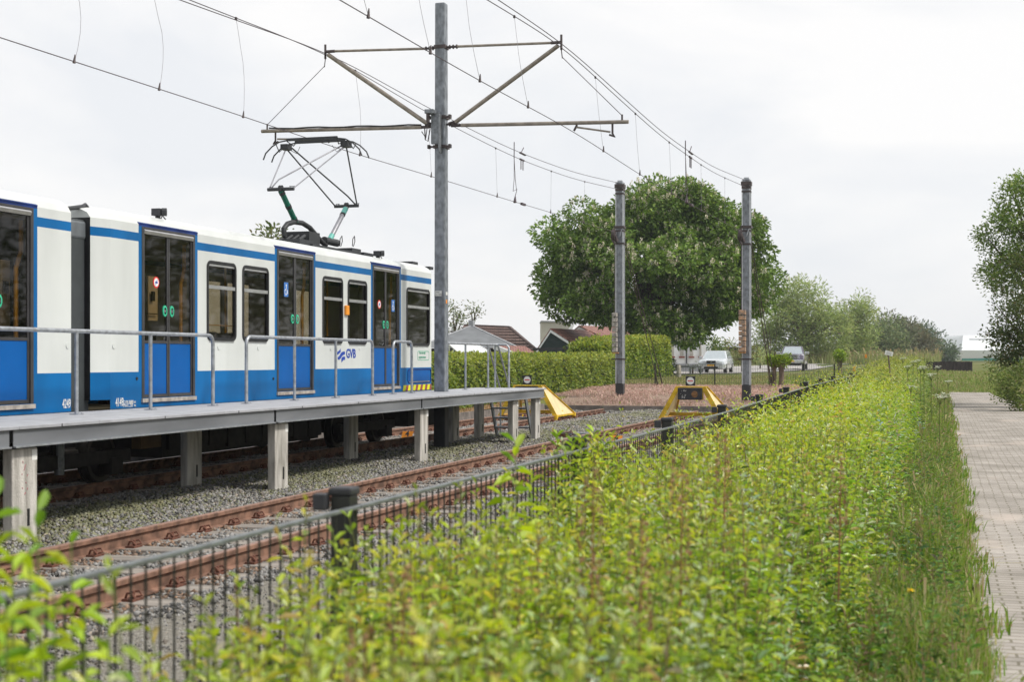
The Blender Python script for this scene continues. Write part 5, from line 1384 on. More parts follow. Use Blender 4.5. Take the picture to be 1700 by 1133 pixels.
hedge('clipped_hedge', 'long low clipped hedge running behind the left buffer stop', (-14.3, 33), (-14.3, 62.5), 1.2, lambda f: 1.74 + .10 * f + .02 * math.sin(f * 40), 42000, .10, HC, [.35, .3, .2, .15])
pA = at(965, 600, 64); pB = at(1103, 600, 76)
hedge('clipped_hedge', 'taller clipped hedge behind the low one, left of the white house', (pA.x - .1, pA.y + 1.0), (pB.x - .5, pB.y + .7), 1.4, lambda f: 2.62 + .22 * f - .25 * (1 - f) ** 8, 26000, .13, [(.25, .34, .045), (.15, .24, .035), (.35, .41, .06), (.06, .11, .02)], [.35, .3, .2, .15])

# ================================================================== TREES
def crown_leaves(blobs, per, ll, wr, cols, pc, shell=(.55, 1.0), up=.35, droop=0.0):
    """blobs: list of (centre, (rx,ry,rz), tintfactor)"""
    Cs, Ds, Tn = [], [], []
    for c, r, tf in blobs:
        k = int(per * (r[0] * r[2]) ** .9) + 4
        u = rand_unit(k); rad = rng.uniform(shell[0], shell[1], (k, 1))
        Cs.append(np.array(c) + u * rad * np.array(r)); Ds.append(u * np.array([1, 1, .7]) + rng.normal(0, .45, (k, 3)) + np.array([0, 0, up - droop])); Tn.append(pick(k, cols, pc) * tf)
    C = np.concatenate(Cs); D = np.concatenate(Ds); c = np.concatenate(Tn); k = len(C)
    L_ = ll * rng.uniform(.6, 1.3, k)
    V, Fc = leaves(C, D, rand_unit(k) + np.array([0, 0, 1.1]), L_, L_ * wr, .15, .3)
    return V, Fc, np.repeat(c, 6, 0), C
def limb_path(p, q, sag=.15):
    m = p.lerp(q, .5) + Vector((random.uniform(-.1, .1), random.uniform(-.1, .1), .12)) * (q - p).length
    return [p, p.lerp(m, .5) * 1.0, m, m.lerp(q, .5), q]
def tree(name, label, base, htrunk, rt, blobs, per, ll, wr, cols, pc, cat='tree', group=None, bark=None, limbs=12, shell=(.55, 1.0), up=.35, lm=None, lean=(0, 0)):
    base = Vector(base); r = thing(name, label, cat, base, group)
    tp = base + Vector((lean[0], lean[1], htrunk)); mb = MB()
    mb.tube([base + Vector((0, 0, -.1)), base.lerp(tp, .3), base.lerp(tp, .7), tp], [rt * 1.25, rt, rt * .9, rt * .75], 10)
    bs = sorted(blobs, key=lambda b: -b[1][0]); step = max(1, len(bs) // max(1, limbs))
    for b in bs[::step][:limbs]:
        q = Vector(b[0]); st_ = base.lerp(tp, random.uniform(.7, 1.0)); pts = limb_path(st_, q)
        mb.tube(pts, [rt * .5, rt * .4, rt * .3, rt * .2, rt * .08], 6, cap=False)
    mb.build('trunk', bark or M['bark'], r, smooth=True)
    V, Fc, c, C = crown_leaves(blobs, per, ll, wr, cols, pc, shell, up)
    npmesh('crown', V, Fc, 4, lm or M['leaf'], c, parent=r)
    return r, C
def ell_blobs(c, R3, n, r0, r1, inner=.35, vary=.25, flat=1.0, keep=None):
    out = []; c = np.array(c, float)
    while len(out) < n:
        u = rand_unit(1)[0]; rad = rng.uniform(inner, 1) ** .6
        p = c + u * rad * np.array(R3) * (1 - .08 * rng.random())
        if keep is not None and not keep(p): continue
        r = rng.uniform(r0, r1); out.append((p, (r, r, r * flat), rng.uniform(1 - vary, 1 + vary)))
    return out
CF = Vector((-SN, CS, 0)); CRt = Vector((CS, SN, 0))
def ub(u, v, Z, ru, rv, dep, n, r0, r1, **k):
    """blobs in an ellipsoid given by photo-size radii (pixels) at distance Z"""
    c = at(u, v, Z); s = Z / F; out = []
    fill = k.get('inner', .35); vary = k.get('vary', .22); flat = k.get('flat', .8)
    for _ in range(n):
        w = rand_unit(1)[0]; rad = rng.uniform(fill, 1) ** .6
        p = c + CRt * (w[0] * rad * ru * s) + CF * (w[1] * rad * dep) + Vector((0, 0, w[2] * rad * rv * s))
        r = rng.uniform(r0, r1); out.append((tuple(p), (r, r, r * flat), rng.uniform(1 - vary, 1 + vary)))
    return out
# horse chestnut in flower
bl = []
for (u, v, ru, rv, n) in [(1060, 440, 120, 100, 70), (1140, 440, 110, 100, 56), (975, 470, 66, 75, 26), (928, 466, 32, 42, 10), (1105, 342, 48, 44, 18), (1055, 360, 46, 44, 16), (1150, 352, 44, 42, 14), (1195, 385, 44, 52, 16), (1010, 400, 60, 60, 20), (1160, 372, 48, 48, 14), (985, 385, 50, 58, 20), (1040, 372, 44, 40, 10), (930, 400, 22, 48, 8), (1235, 400, 36, 48, 14), (1255, 450, 40, 50, 16), (1230, 500, 55, 45, 16), (1085, 530, 75, 42, 26), (1005, 503, 52, 38, 18), (1120, 543, 45, 22, 9), (1200, 515, 42, 26, 12), (1185, 470, 50, 50, 20), (975, 430, 50, 45, 14)]:
    bl += ub(u, v, 82, ru * .88, rv * .88, 4.2 * ru / 125 + .8, n, .55, 1.15, inner=.3)
pb = at(1085, 600, 82)
ch, CC = tree('horse_chestnut', 'big rounded horse chestnut tree covered in creamy flower spikes', (pb.x, pb.y, tz(pb.x, pb.y)), 3.2, .34, bl, 430, .215, .55, [(.15, .245, .05), (.10, .17, .035), (.21, .33, .07), (.28, .40, .09)], [.38, .3, .22, .10], limbs=26, up=.05, shell=(.62, 1.05), lm=M['leafdull'])
# candles: on the outside of the crown, upright
cen = np.array(at(1095, 440, 82)); rel = CC - cen; scr = rel[:, 0] * CS + rel[:, 1] * SN; dep = -rel[:, 0] * SN + rel[:, 1] * CS
cand = np.where((dep < -1.6) & (rng.random(len(CC)) < .07) | (rel[:, 2] > 3.4) & (rng.random(len(CC)) < .06))[0]
cand = rng.choice(cand, min(800, len(cand)), replace=False); Cc = CC[cand]; nb = len(Cc); k = 22
hh_ = rng.uniform(.22, .36, nb); f = np.tile(np.linspace(0, 1, k), (nb, 1)); aa = f * 40 + rng.uniform(0, 6, (nb, k)); rr = hh_[:, None] * .17 * (1.05 - f * .85)
C = Cc[:, None] + np.stack([rr * np.cos(aa), rr * np.sin(aa), .03 + f * hh_[:, None]], -1); D = np.stack([np.cos(aa), np.sin(aa), .6 + 0 * aa], -1).reshape(-1, 3)
V, Fc = leaves(C.reshape(-1, 3), D, rand_unit(nb * k), np.full(nb * k, .075), np.full(nb * k, .065), .1, .1)
o = npmesh('flower_spikes', V, Fc, 4, M['flower'], np.repeat(pick(nb * k, [(.80, .75, .62), (.72, .62, .50), (.66, .66, .45)], [.6, .25, .15], .08), 6, 0), parent=ch); o['kind'] = 'stuff'

WC = [(.34, .42, .15), (.27, .35, .12), (.42, .48, .20), (.17, .24, .08)]
bl = []
for (u, v, ru, rv, n) in [(1335, 505, 48, 42, 34), (1300, 530, 40, 45, 24), (1360, 545, 55, 42, 34), (1290, 565, 40, 32, 16), (1330, 575, 70, 25, 20)]:
    bl += ub(u, v, 148, ru, rv, 3.4, n, .7, 1.6, inner=.2, flat=.9)
p = at(1338, 600, 148); tree('willow', 'pale green willow with forked trunk behind the dark pickup', (p.x, p.y, 1.2), 2.4, .42, bl, 95, .36, .26, WC, [.4, .3, .2, .1], limbs=22, up=.2, shell=(.3, 1.1), bark=M['barklight'])
bl = []
for (u, v, ru, rv, n) in [(1415, 515, 34, 26, 18), (1400, 550, 42, 34, 22), (1435, 560, 26, 34, 12), (1395, 580, 45, 20, 12)]:
    bl += ub(u, v, 158, ru, rv, 3.0, n, .7, 1.5, inner=.2, flat=.9)
p = at(1408, 600, 158); tree('willow', 'smaller pale willow right of the forked one', (p.x, p.y, 1.2), 2.2, .35, bl, 95, .36, .26, WC, [.4, .3, .2, .1], limbs=14, up=.2, shell=(.3, 1.1), bark=M['barklight'])
DG = [(.18, .24, .10), (.13, .18, .08), (.26, .30, .14), (.30, .33, .17)]
for (u, v, ru, rv, Z, n, lab, cl) in [(1462, 566, 42, 32, 200, 34, 'dark round tree right of the smaller willow in the far tree row', DG), (1488, 562, 30, 30, 205, 18, 'greyish tree next right of the dark round one in the far tree row', [(.14, .16, .09), (.10, .12, .065), (.19, .20, .12), (.22, .22, .14)]),
                                 (1512, 572, 30, 28, 215, 24, 'olive brown tree in the middle right of the far tree row', [(.15, .15, .08), (.11, .115, .06), (.19, .18, .10), (.2, .19, .12)]), (1540, 572, 24, 27, 250, 20, 'blue green tree at the right end of the far tree row', [(.09, .15, .09), (.07, .12, .07), (.12, .18, .10), (.15, .2, .12)]),
                                 (1565, 588, 24, 10, 230, 10, 'low green tree sloping down at the right end of the far tree row', [(.10, .15, .08), (.08, .12, .06), (.13, .18, .09), (.15, .2, .1)]), (1530, 552, 16, 10, 250, 6, 'small tree top sticking out above the far tree row', [(.10, .15, .08), (.08, .12, .06), (.13, .18, .09), (.15, .2, .1)])]:
    bl = ub(u, v, Z, ru * 1.05, rv * 1.08, 3, int(n * 1.3), 1.3, 2.5, inner=.1, vary=.15); p = at(u, 597, Z)
    tree('broadleaf_tree', lab, (p.x, p.y, 1.25), 1.5, .3, bl, 56, .42, .5, cl, [.4, .3, .2, .1], group='far tree row', limbs=5, shell=(.4, 1.05), lm=M['leafdull'])
bl = []
for u in range(1100, 1720, 16): bl += ub(u, 592, 620, 16, 7 + 4 * math.sin(u * .7), 6, 4, 2.4, 4.5, inner=.1, vary=.1)
for u in (1572, 1584, 1600): bl += ub(u, 585, 600, 10, 11, 6, 6, 2.4, 4.5, inner=.1, vary=.1)
V, Fc, c, _ = crown_leaves(bl, 3.0, 1.9, .7, [(.16, .22, .22), (.13, .19, .20)], [.5, .5])  # bluish leaf colours paint in the haze of distance
tag(npmesh('distant_wood', V, Fc, 4, M['leafdull'], c, origin=(0, 600, 1)), 'line of distant woods on the horizon, tinted blue green for haze', 'woods', kind='stuff')

# bushes behind the parked silver car
BG = [(.12, .19, .04), (.08, .13, .03), (.19, .25, .05), (.26, .28, .08)]
def bush(u, v, ru, rv, Z, n, label, cols=BG, dep=1.4, r0=.35, r1=.7, ll=.2, name='bush', per=110, zb=None):
    bl = ub(u, v, Z, ru, rv, dep, n, r0, r1, inner=.1); p = at(u, 600, Z); z = tz(p.x, p.y)
    tree(name, label, (p.x, p.y, z), max(.3, at(u, v, Z).z - z), .06, bl, per, ll, .5, cols, [.4, .3, .2, .1], cat='bush', limbs=6, shell=(.3, 1.05))
bush(1186, 578, 30, 16, 104, 16, 'green bush behind the silver car, right of the white house')
bush(1232, 585, 26, 22, 100, 18, 'brownish green bush behind the right end mast', cols=[(.12, .16, .045), (.17, .17, .06), (.21, .20, .08), (.08, .12, .03)])
bush(1262, 590, 18, 18, 118, 10, 'pale bush between the right end mast and the willow', cols=WC)
bush(1116, 614, 8, 10, 84, 6, 'dark low bush in front of the white house wall', cols=[(.05, .09, .025), (.04, .07, .02), (.08, .12, .03), (.1, .14, .04)], dep=.6, r0=.2, r1=.35)
bush(1150, 609, 16, 6, 88, 6, 'low box hedge beside the white house, left of the silver car', cols=[(.09, .15, .03), (.06, .1, .02), (.12, .18, .04), (.1, .14, .04)], dep=.5, r0=.15, r1=.25, ll=.12)
bush(972, 580, 30, 11, 66, 18, 'uneven green bush above the low hedge end, in front of the sheds', cols=[(.18, .24, .035), (.10, .16, .03), (.26, .28, .06), (.06, .1, .02)], dep=1.2, r0=.3, r1=.55, ll=.13, per=260)
for (u, v, ru, rv, Z, n, lab) in [(755, 530, 26, 28, 110, 16, 'tree behind the grey pavilion roof, next to the tall mast'), (455, 397, 26, 11, 60, 10, 'tree top peeping over the tram roof left of the pantograph'), (785, 518, 12, 10, 108, 4, 'thin branch ends of the tree right of the pavilion chimney')]:
    bl = ub(u, v, Z, ru, rv, 1.6, n, .35, .8, inner=.1); p = at(u, 597, Z)
    tree('garden_tree', lab, (p.x, p.y, tz(p.x, p.y)), at(u, v, Z).z - 1.6, .16, bl, 90, .22, .4, [(.13, .17, .05), (.09, .13, .04), (.19, .21, .08), (.22, .2, .09)], [.4, .3, .2, .1], group='garden trees behind the tram', limbs=9, shell=(.3, 1.2))
# pollard stumps with fresh tufts
def pollard(u, vb, vt, Z, rw, label, tu=0, tr=(14, 8)):
    p = at(u, vb, Z); z0 = tz(p.x, p.y); zt_ = at(u, vt, Z).z
    r = thing('pollard_tree', label, 'pollard tree', (p.x, p.y, z0), 'short pollard trees')
    MB().tube([(p.x, p.y, z0 - .05), (p.x + .02, p.y, z0 + (zt_ - z0) * .5), (p.x, p.y, zt_ - .15), (p.x + .02, p.y, zt_)], [rw * 1.1, rw * .85, rw * .95, rw * 1.5], 9).build('trunk', M['barklight'], r, smooth=True)
    if tr:
        bl = ub(u + tu, vt - 4, Z, tr[0], tr[1], .35, 9, .12, .24, inner=.1)
        V, Fc, c, _ = crown_leaves(bl, 1500, .10, .6, [(.20, .30, .04), (.28, .38, .05), (.13, .21, .03)], [.4, .35, .25]); npmesh('crown', V, Fc, 4, M['leaf'], c, parent=r)
pollard(1285, 648, 603, 57.5, .085, 'left pollard stump of the pair at the mesh fence', -2, (9, 7))
pollard(1297, 650, 604, 57.5, .12, 'right pollard stump of the pair at the mesh fence with a green tuft', 3, (14, 8))
pollard(1394, 632, 597, 66, .13, 'single pollard stump with bright tuft right of the pickup', 0, (9, 8))
# thin bare shrub stems by the right pollards
g = MB(); p = at(1279, 648, 58)
for k in range(7): g.tube([(p.x + random.uniform(-.15, .15), p.y, .5), (p.x + random.uniform(-.35, .3), p.y + random.uniform(-.2, .2), 2.2 + random.random() * 1.3)], .018, 5, r2=.006)
tag(g.build('bare_shrub', M['bark'], origin=(p.x, p.y, .5)), 'thin dark bare stems standing left of the pollard pair', 'shrub')

# right-hand trees
RT = [(.17, .26, .06), (.12, .19, .045), (.23, .32, .08), (.30, .36, .11)]
bl = []
for (u, v, ru, rv, n) in [(1690, 303, 24, 22, 9), (1692, 330, 34, 45, 12), (1665, 385, 40, 36, 12), (1700, 400, 50, 60, 20), (1668, 450, 42, 34, 12), (1740, 360, 60, 90, 26), (1740, 480, 60, 60, 20), (1670, 420, 30, 60, 10), (1790, 400, 70, 130, 30)]:
    bl += ub(u, v, 50, ru, rv, 1.3, n, .25, .6, inner=.15)
p = at(1770, 600, 50); tree('poplar', 'tall light leafed tree cut off by the right edge of the photo', (p.x, p.y, .1), 2.6, .2, bl, 560, .105, .6, RT, [.4, .3, .2, .1], limbs=22, shell=(.2, 1.25), lm=M['leafdull'])
bl = []
for (u, v, ru, rv, n) in [(1690, 520, 38, 40, 22), (1690, 570, 48, 44, 26), (1680, 470, 25, 25, 6), (1720, 600, 60, 40, 24), (1750, 520, 60, 80, 26), (1675, 560, 40, 10, 7), (1700, 440, 24, 30, 8)]:
    bl += ub(u, v, 47, ru, rv, 1.1, n, .22, .5, inner=.1)
p = at(1735, 640, 47); tree('hawthorn', 'dark dense bush like tree at the right edge beside the path', (p.x, p.y, .1), 1.2, .12, bl, 420, .10, .6, [(.085, .125, .03), (.055, .085, .02), (.12, .16, .045), (.19, .16, .07)], [.4, .3, .2, .1], limbs=14, shell=(.2, 1.1))
bl = []
for (u, v, ru, rv, n) in [(1698, 660, 28, 20, 14), (1676, 655, 20, 12, 8), (1700, 625, 30, 24, 12), (1735, 660, 40, 30, 16), (1662, 618, 18, 14, 6), (1680, 640, 24, 16, 10)]:
    bl += ub(u, v, 44, ru, rv, .9, n, .15, .35, inner=.1)
p = at(1700, 680, 44); tree('bramble', 'light green low growth spilling onto the right edge of the path', (p.x, p.y, .1), .3, .04, bl, 700, .09, .5, [(.14, .20, .045), (.10, .15, .03), (.20, .25, .07), (.26, .26, .10)], [.4, .3, .2, .1], cat='bush', limbs=5, shell=(.2, 1.1))
for i, (x, y, h) in enumerate([(14.5, 18, 8.0), (15.5, 27, 9.4), (14.8, 36, 8.6), (16, 46, 10.4), (15, 57, 9.0), (16.5, 69, 11.0), (16, 83, 10.0), (18, 98, 11.0)]):
    bl = ell_blobs((x, y, h * .52), (3.2, 5.6, h * .48), 44, 1.0, 1.9, inner=.15)
    tree('hedgerow_tree', 'hedgerow tree beyond the right edge of the photo', (x, y, .1), h * .4, .16, bl, 20, .42, .5, [(.13, .17, .05), (.09, .13, .04), (.17, .20, .07), (.22, .22, .09)], [.4, .3, .2, .1], group='hedgerow right of the path', limbs=6)

# ================================================================== BACKGROUND BUILDINGS
def facade(u, v, Z): return at(u, v, Z)
def house_root(name, label, u, Z, group=None):
    p = at(u, 600, Z); return thing(name, label, 'building', (p.x, p.y, tz(p.x, p.y)), group)
# white house
h = house_root('white_house', 'white rendered house partly hidden by the chestnut tree', 1140, 100)
Z = 100; wl = MB(); pl = [at(1040, 622, Z), at(1172, 622, Z), at(1172, 548, Z), at(1150, 520, Z), at(1105, 512, Z), at(1060, 520, Z), at(1040, 548, Z)]
wl.prism(pl, CF * 9); wl.build('wall', M['housewhite'], h)
MB().prism([at(1040, 622, Z) - CF * .04, at(1173, 622, Z) - CF * .04, at(1173, 604.5, Z) - CF * .04, at(1040, 604.5, Z) - CF * .04], CF * .038).build('plinth', M['plinth'], h)
rf = MB()
for a_, b_ in ((at(1178, 552, Z), at(1105, 507, Z)), (at(1034, 552, Z), at(1105, 507, Z))):
    a_ = a_ - CF * .3; b_ = b_ - CF * .3; rf.add([a_, b_, b_ + CF * 9.6, a_ + CF * 9.6, a_ + Vector((0, 0, .15)), b_ + Vector((0, 0, .15)), b_ + CF * 9.6 + Vector((0, 0, .15)), a_ + CF * 9.6 + Vector((0, 0, .15))], [(0, 1, 2, 3), (7, 6, 5, 4), (0, 4, 5, 1), (1, 5, 6, 2), (2, 6, 7, 3), (3, 7, 4, 0)])
rf.build('roof', M['redtile'], h)
for (a_, b_, v0) in ((1096, 1102, 568), (1112, 1119.5, 571), (1128, 1135.5, 571), (1144, 1151.5, 561), (1160, 1165, 571)):
    f = MB(); e = CF * -.05
    f.prism([at(a_, 592, Z) + e, at(b_, 592, Z) + e, at(b_, v0, Z) + e, at(a_, v0, Z) + e], CF * .045); wn = f.build('window', M['trim'], h)
    e = CF * -.058; MB().prism([at(a_ + .7, 591.5, Z) + e, at(b_ - .7, 591.5, Z) + e, at(b_ - .7, v0 + .8, Z) + e, at(a_ + .7, v0 + .8, Z) + e], CF * .006).build('pane', M['curtain'], wn)
    e = CF * -.12; MB().prism([at(a_ - .8, 594.5, Z) + e, at(b_ + .8, 594.5, Z) + e, at(b_ + .8, 592, Z) + e, at(a_ - .8, 592, Z) + e], CF * .115).build('sill', M['brickred'], wn)
p0, p1 = at(1139.5, 604, Z) - CF * .1, at(1139.5, 560, Z) - CF * .1
MB().tube([p0, p1], .045, 8).build('drain_pipe', M['mastdark'], h)
# cream block
h = house_root('cream_house', 'plain cream block rising behind the green shed', 922, 104)
Z = 104; MB().prism([at(899, 612, Z), at(946, 612, Z), at(946, 535, Z), at(899, 534, Z)], CF * 5).build('wall', M['cream'], h)
MB().prism([at(898, 535, Z) - CF * .1, at(947, 535.7, Z) - CF * .1, at(947, 533.8, Z) - CF * .1, at(898, 532.6, Z) - CF * .1], CF * 5.2).build('roof_edge', M['plinth'], h)
MB().prism([at(941, 556, Z) - CF * .4, at(946, 556, Z) - CF * .4, at(955, 535, Z) - CF * .4, at(948, 533, Z) - CF * .4], CF * .3).build('bargeboard', M['trim'], h)
def gable_shed(label, Z, ax, av, lx, lv, rx, rv, wallm, dep_u, dep_v, dep_Z, bw=3.0):
    h = house_root('gabled_shed', label, ax, Z, 'gabled sheds behind the hedge')
    A, L, Rr = at(ax, av + bw, Z), at(lx + bw, lv, Z), at(rx - bw, rv, Z)
    off = at(ax + dep_u, av + dep_v, Z + dep_Z) - at(ax, av, Z)
    MB().prism([at(lx + bw, 612, Z), at(rx - bw, 612, Z), Rr, A, L], off).build('wall', wallm, h)
    for (p_, q_) in (((ax, av), (lx, lv)), ((ax, av), (rx, rv))):
        a_, b_ = at(*p_, Z) - CF * .12, at(*q_, Z) - CF * .12; dn = Vector((0, 0, -bw * 1.5 * Z / F))
        MB().add([a_, b_, b_ + dn, a_ + dn, a_ + CF * .08, b_ + CF * .08, b_ + dn + CF * .08, a_ + dn + CF * .08], [(0, 1, 2, 3), (7, 6, 5, 4), (0, 4, 5, 1), (1, 5, 6, 2), (2, 6, 7, 3), (3, 7, 4, 0)]).build('bargeboard', M['trim'], h)
        me = MB(); t_ = Vector((0, 0, .07)); a2, b2_ = a_ + CF * .04 + t_ * .3, b_ + CF * .04 + t_ * .3
        me.add([a2, b2_, b2_ + off, a2 + off, a2 + t_, b2_ + t_, b2_ + off + t_, a2 + off + t_], [(0, 1, 2, 3), (7, 6, 5, 4), (0, 4, 5, 1), (1, 5, 6, 2), (2, 6, 7, 3), (3, 7, 4, 0)])
        o = me.build('roof', M['redtile'], h); add_uv(o, b_, (a_ - b_), off)
    return h
def add_uv(o, org, ax1, ax2):
    me = o.data; uvl = me.uv_layers.new(name='UVMap'); u2 = ax2.normalized(); n_ = ax1.cross(ax2).normalized(); u1 = n_.cross(u2)
    off = wloc(o)
    for lp in me.loops:
        c = me.vertices[lp.vertex_index].co + off - org; uvl.data[lp.index].uv = (c.dot(u2), c.dot(u1))
gable_shed('dark green shed with white bargeboards and red tiled roof', 80, 914, 548, 890, 584, 948, 570, M['wood'], 62, 3, 8)
gable_shed('red roofed shed with white gable edge right of the dark green shed', 88, 961, 543, 925, 575, 1000, 562, M['housewhite'], 62, 2, 8)
h = house_root('pergola', 'low black pergola frame in front of the dark green shed', 915, 76); Z = 76
g = MB()
for u in (887, 899, 936, 942): g.bar(at(u, 600, Z), at(u, 580, Z), .09, .09)
g.bar(at(885, 580, Z), at(945, 579, Z), .12, .12); g.prism([at(899, 596, Z), at(936, 596, Z), at(936, 583, Z), at(899, 583, Z)], CF * .1); g.build('frame', M['mastdark'], h)
# brown tiled house and grey pavilion
h = house_root('brown_roof_house', 'house with ribbed brown tile roof behind the grey pavilion', 850, 86)
r1, r2 = at(770, 540.5, 90), at(846, 543.5, 90); e1, e2 = at(735, 588, 84), at(897, 587, 84); b1, b2_ = at(735, 588, 97), at(880, 587, 97)
rf = MB(); rf.add([e1, e2, r2, r1], [(0, 1, 2, 3)]); o = rf.build('roof', M['rooftile'], h); add_uv(o, e1, r1 - e1, e2 - e1)
MB().add([e2, b2_, r2, b1, r1], [(0, 1, 2), (1, 3, 4, 2)]).build('back_roof', M['rooftile'], h)
g = MB()
for k in range(1, 9):
    f = k / 9; a_ = e1.lerp(r1, f); b_ = e2.lerp(r2, f); g.bar(a_ + Vector((0, -.03, .03)), b_ + Vector((0, -.03, .03)), .05, .06)
g.bar(r1, r2, .2, .15); g.bar(e2, r2, .16, .12); g.build('tile_courses', mat('dark tile shadow course', (.10, .07, .065), .85), h)
zz = Vector((0, 0, tz(e1.x, e1.y))); 
q = [Vector((p_.x, p_.y, 0.6)) for p_ in (e1, e2, b2_, b1)]; MB().add(q + [Vector((p_.x, p_.y, e1.z)) for p_ in q], [(0, 1, 5, 4), (1, 2, 6, 5), (2, 3, 7, 6), (3, 0, 4, 7)]).build('wall', M['brickred'], h)
h = house_root('pavilion', 'grey pyramid roofed pavilion with small chimney behind the hedge', 785, 72)
Z = 72; c0, c1, c2, c3 = at(690, 578, 69), at(862, 578, 69), at(850, 577, 76), at(705, 577, 76); ap = at(783, 541, 73)
MB().add([c0, c1, c2, c3, ap], [(0, 1, 4), (1, 2, 4), (2, 3, 4), (3, 0, 4), (3, 2, 1, 0)]).build('roof', M['zinc'], h)
g = MB(); g.bar(ap, c1, .1, .06); g.bar(ap, c0, .1, .06); g.build('ridge_cap', M['plinth'], h)
MB().box(ap.x - .13, ap.x + .13, ap.y - .13, ap.y + .13, ap.z - .2, ap.z + .28).build('chimney', M['plinth'], h)
q = [c_.lerp((c0 + c2) / 2, .08) for c_ in (c0, c1, c2, c3)]; MB().add([Vector((k_.x, k_.y, .5)) for k_ in q] + [Vector((k_.x, k_.y, c0.z - .02)) for k_ in q], [(0, 1, 5, 4), (1, 2, 6, 5), (2, 3, 7, 6), (3, 0, 4, 7)]).build('wall', M['planks'], h)
for (u, Zq) in ((700, 69.3), (772, 69.3), (850, 69.3), (842, 75.8)): p = at(u, 600, Zq); MB().box(p.x - .08, p.x + .08, p.y - .08, p.y + .08, .6, c0.z - .01).build('post', M['plinth'], h)
# garden greenhouse
h = house_root('greenhouse', 'small white garden greenhouse just over the hedge', 780, 64); Z = 64
a_, b_, c_, d_ = at(737, 573, 65), at(742, 570, 67), at(775, 590, 65), at(822, 592, 66)
rf = MB(); rf.add([at(744, 570.5, 64), at(768, 592, 62), at(826, 592, 62), at(792, 573, 66)], [(0, 1, 2, 3)]); rf.build('roof', M['polytunnel'], h)
g = MB()
for k in range(9):
    f = k / 8; g.bar(at(744 + 48 * f, 570.3 + 2.6 * f, 64 + 2 * f), at(768 + 58 * f, 591.6, 62), .05, .05)
for u in (746, 753, 760): g.bar(at(u, 600, 64), at(u, 571 + (u - 744) * .85, 64), .05, .05)
g.bar(at(737, 590, 64), at(768, 591, 63.8), .06, .06); g.build('frame', M['trim'], h)
MB().add([at(735, 600, 64.2), at(768, 600, 64.2), at(768, 592, 64.2), at(744, 571, 64.2), at(735, 575, 64.2)], [(0, 1, 2, 3, 4)]).build('glass_wall', M['clear'], h)
# low red roofed shed
h = house_root('low_shed', 'low shed with orange red tiles and white edge between pavilion and hedge', 850, 68); Z = 68
e1, e2, r1, r2 = at(857, 590, 66), at(887, 588, 66), at(826, 576.5, 69), at(872, 577.5, 69)
rf = MB().add([e1, e2, r2, r1, e1 + Vector((0, 0, .08)), e2 + Vector((0, 0, .08)), r2 + Vector((0, 0, .08)), r1 + Vector((0, 0, .08))], [(3, 2, 1, 0), (4, 5, 6, 7), (0, 1, 5, 4), (1, 2, 6, 5), (2, 3, 7, 6), (3, 0, 4, 7)]).build('roof', M['redtile'], h); add_uv(rf, e1, r1 - e1, e2 - e1)
g = MB(); g.bar(at(820, 576, 68.8), at(857, 590.5, 65.8), .08, .22); g.build('bargeboard', M['trim'], h)
MB().prism([at(832, 606, 68), at(857, 606, 66.2), at(856, 591, 66.2), at(832, 582, 68)], CF * 2).build('wall', M['mastdark'], h)
# far barn and horticultural hall
h = house_root('barn', 'low dark barn with pale roof far behind the silver car', 1219, 185); Z = 185
MB().prism([at(1199, 590, Z), at(1240, 590, Z), at(1240, 576, Z), at(1199, 576, Z)], CF * 8).build('wall', M['planks'], h)
MB().add([at(1197, 576.5, Z - .5), at(1242, 576.5, Z - .5), at(1237, 570.5, Z + 5), at(1202, 570.5, Z + 5), at(1200, 577, Z + 12), at(1240, 577, Z + 12)], [(0, 1, 2, 3), (3, 2, 5, 4)]).build('roof', M['plinth'], h)
h = house_root('glasshouse_hall', 'big white glasshouse hall on the horizon left of the right hand bush', 1640, 250)
Z = 250
MB().prism([at(1584, 599, Z), at(1760, 599, Z), at(1760, 582, Z), at(1597, 582, Z), at(1584, 584, Z + 6)], CF * 30).build('wall', M['hallwall'], h)
rp = [at(1581.5, 585, Z + 6), at(1596, 582, Z), at(1760, 582, Z), at(1760, 557, Z + 8), at(1599, 557, Z + 8), at(1589, 561, Z + 10)]
MB().add(rp + [p_ + CF * 26 for p_ in rp], [(0, 1, 4, 5), (1, 2, 3, 4), (5, 4, 10, 11), (4, 3, 9, 10), (0, 5, 11, 6)]).build('roof', M['polytunnel'], h)
MB().prism([at(1610, 564.5, Z + 5.5), at(1650, 564.5, Z + 5.5), at(1650, 563, Z + 5.5), at(1610, 563, Z + 5.5)], CF * .5).build('roof_vent', M['plinth'], h)
MB().prism([at(1598, 599.5, Z - 2), at(1700, 599.5, Z - 2), at(1700, 594.5, Z - 2), at(1598, 595.5, Z - 2)], CF * .5).build('green_screen', M['hallgreen'], h)
MB().prism([at(1581, 600, Z + 5), at(1584.4, 600, Z - .2), at(1584.4, 583.4, Z - .2), at(1581, 584.5, Z + 5)], CF * 2).build('side_wall', M['plinth'], h)
h = house_root('small_white_house', 'small white house left of the glasshouse hall', 1574, 265); Z = 262
MB().prism([at(1567.5, 600, Z), at(1580.5, 600, Z), at(1580.5, 590, Z), at(1574, 587.5, Z), at(1567.5, 590, Z)], CF * 8).build('wall', M['housewhite'], h)
g = MB()
for a_, b_ in ((at(1566.5, 590.6, Z - .3), at(1574, 587.2, Z - .3)), (at(1581.5, 590.6, Z - .3), at(1574, 587.2, Z - .3))): g.add([a_, b_, b_ + CF * 8.6, a_ + CF * 8.6], [(0, 1, 2, 3)])
g.build('roof', M['plinth'], h)
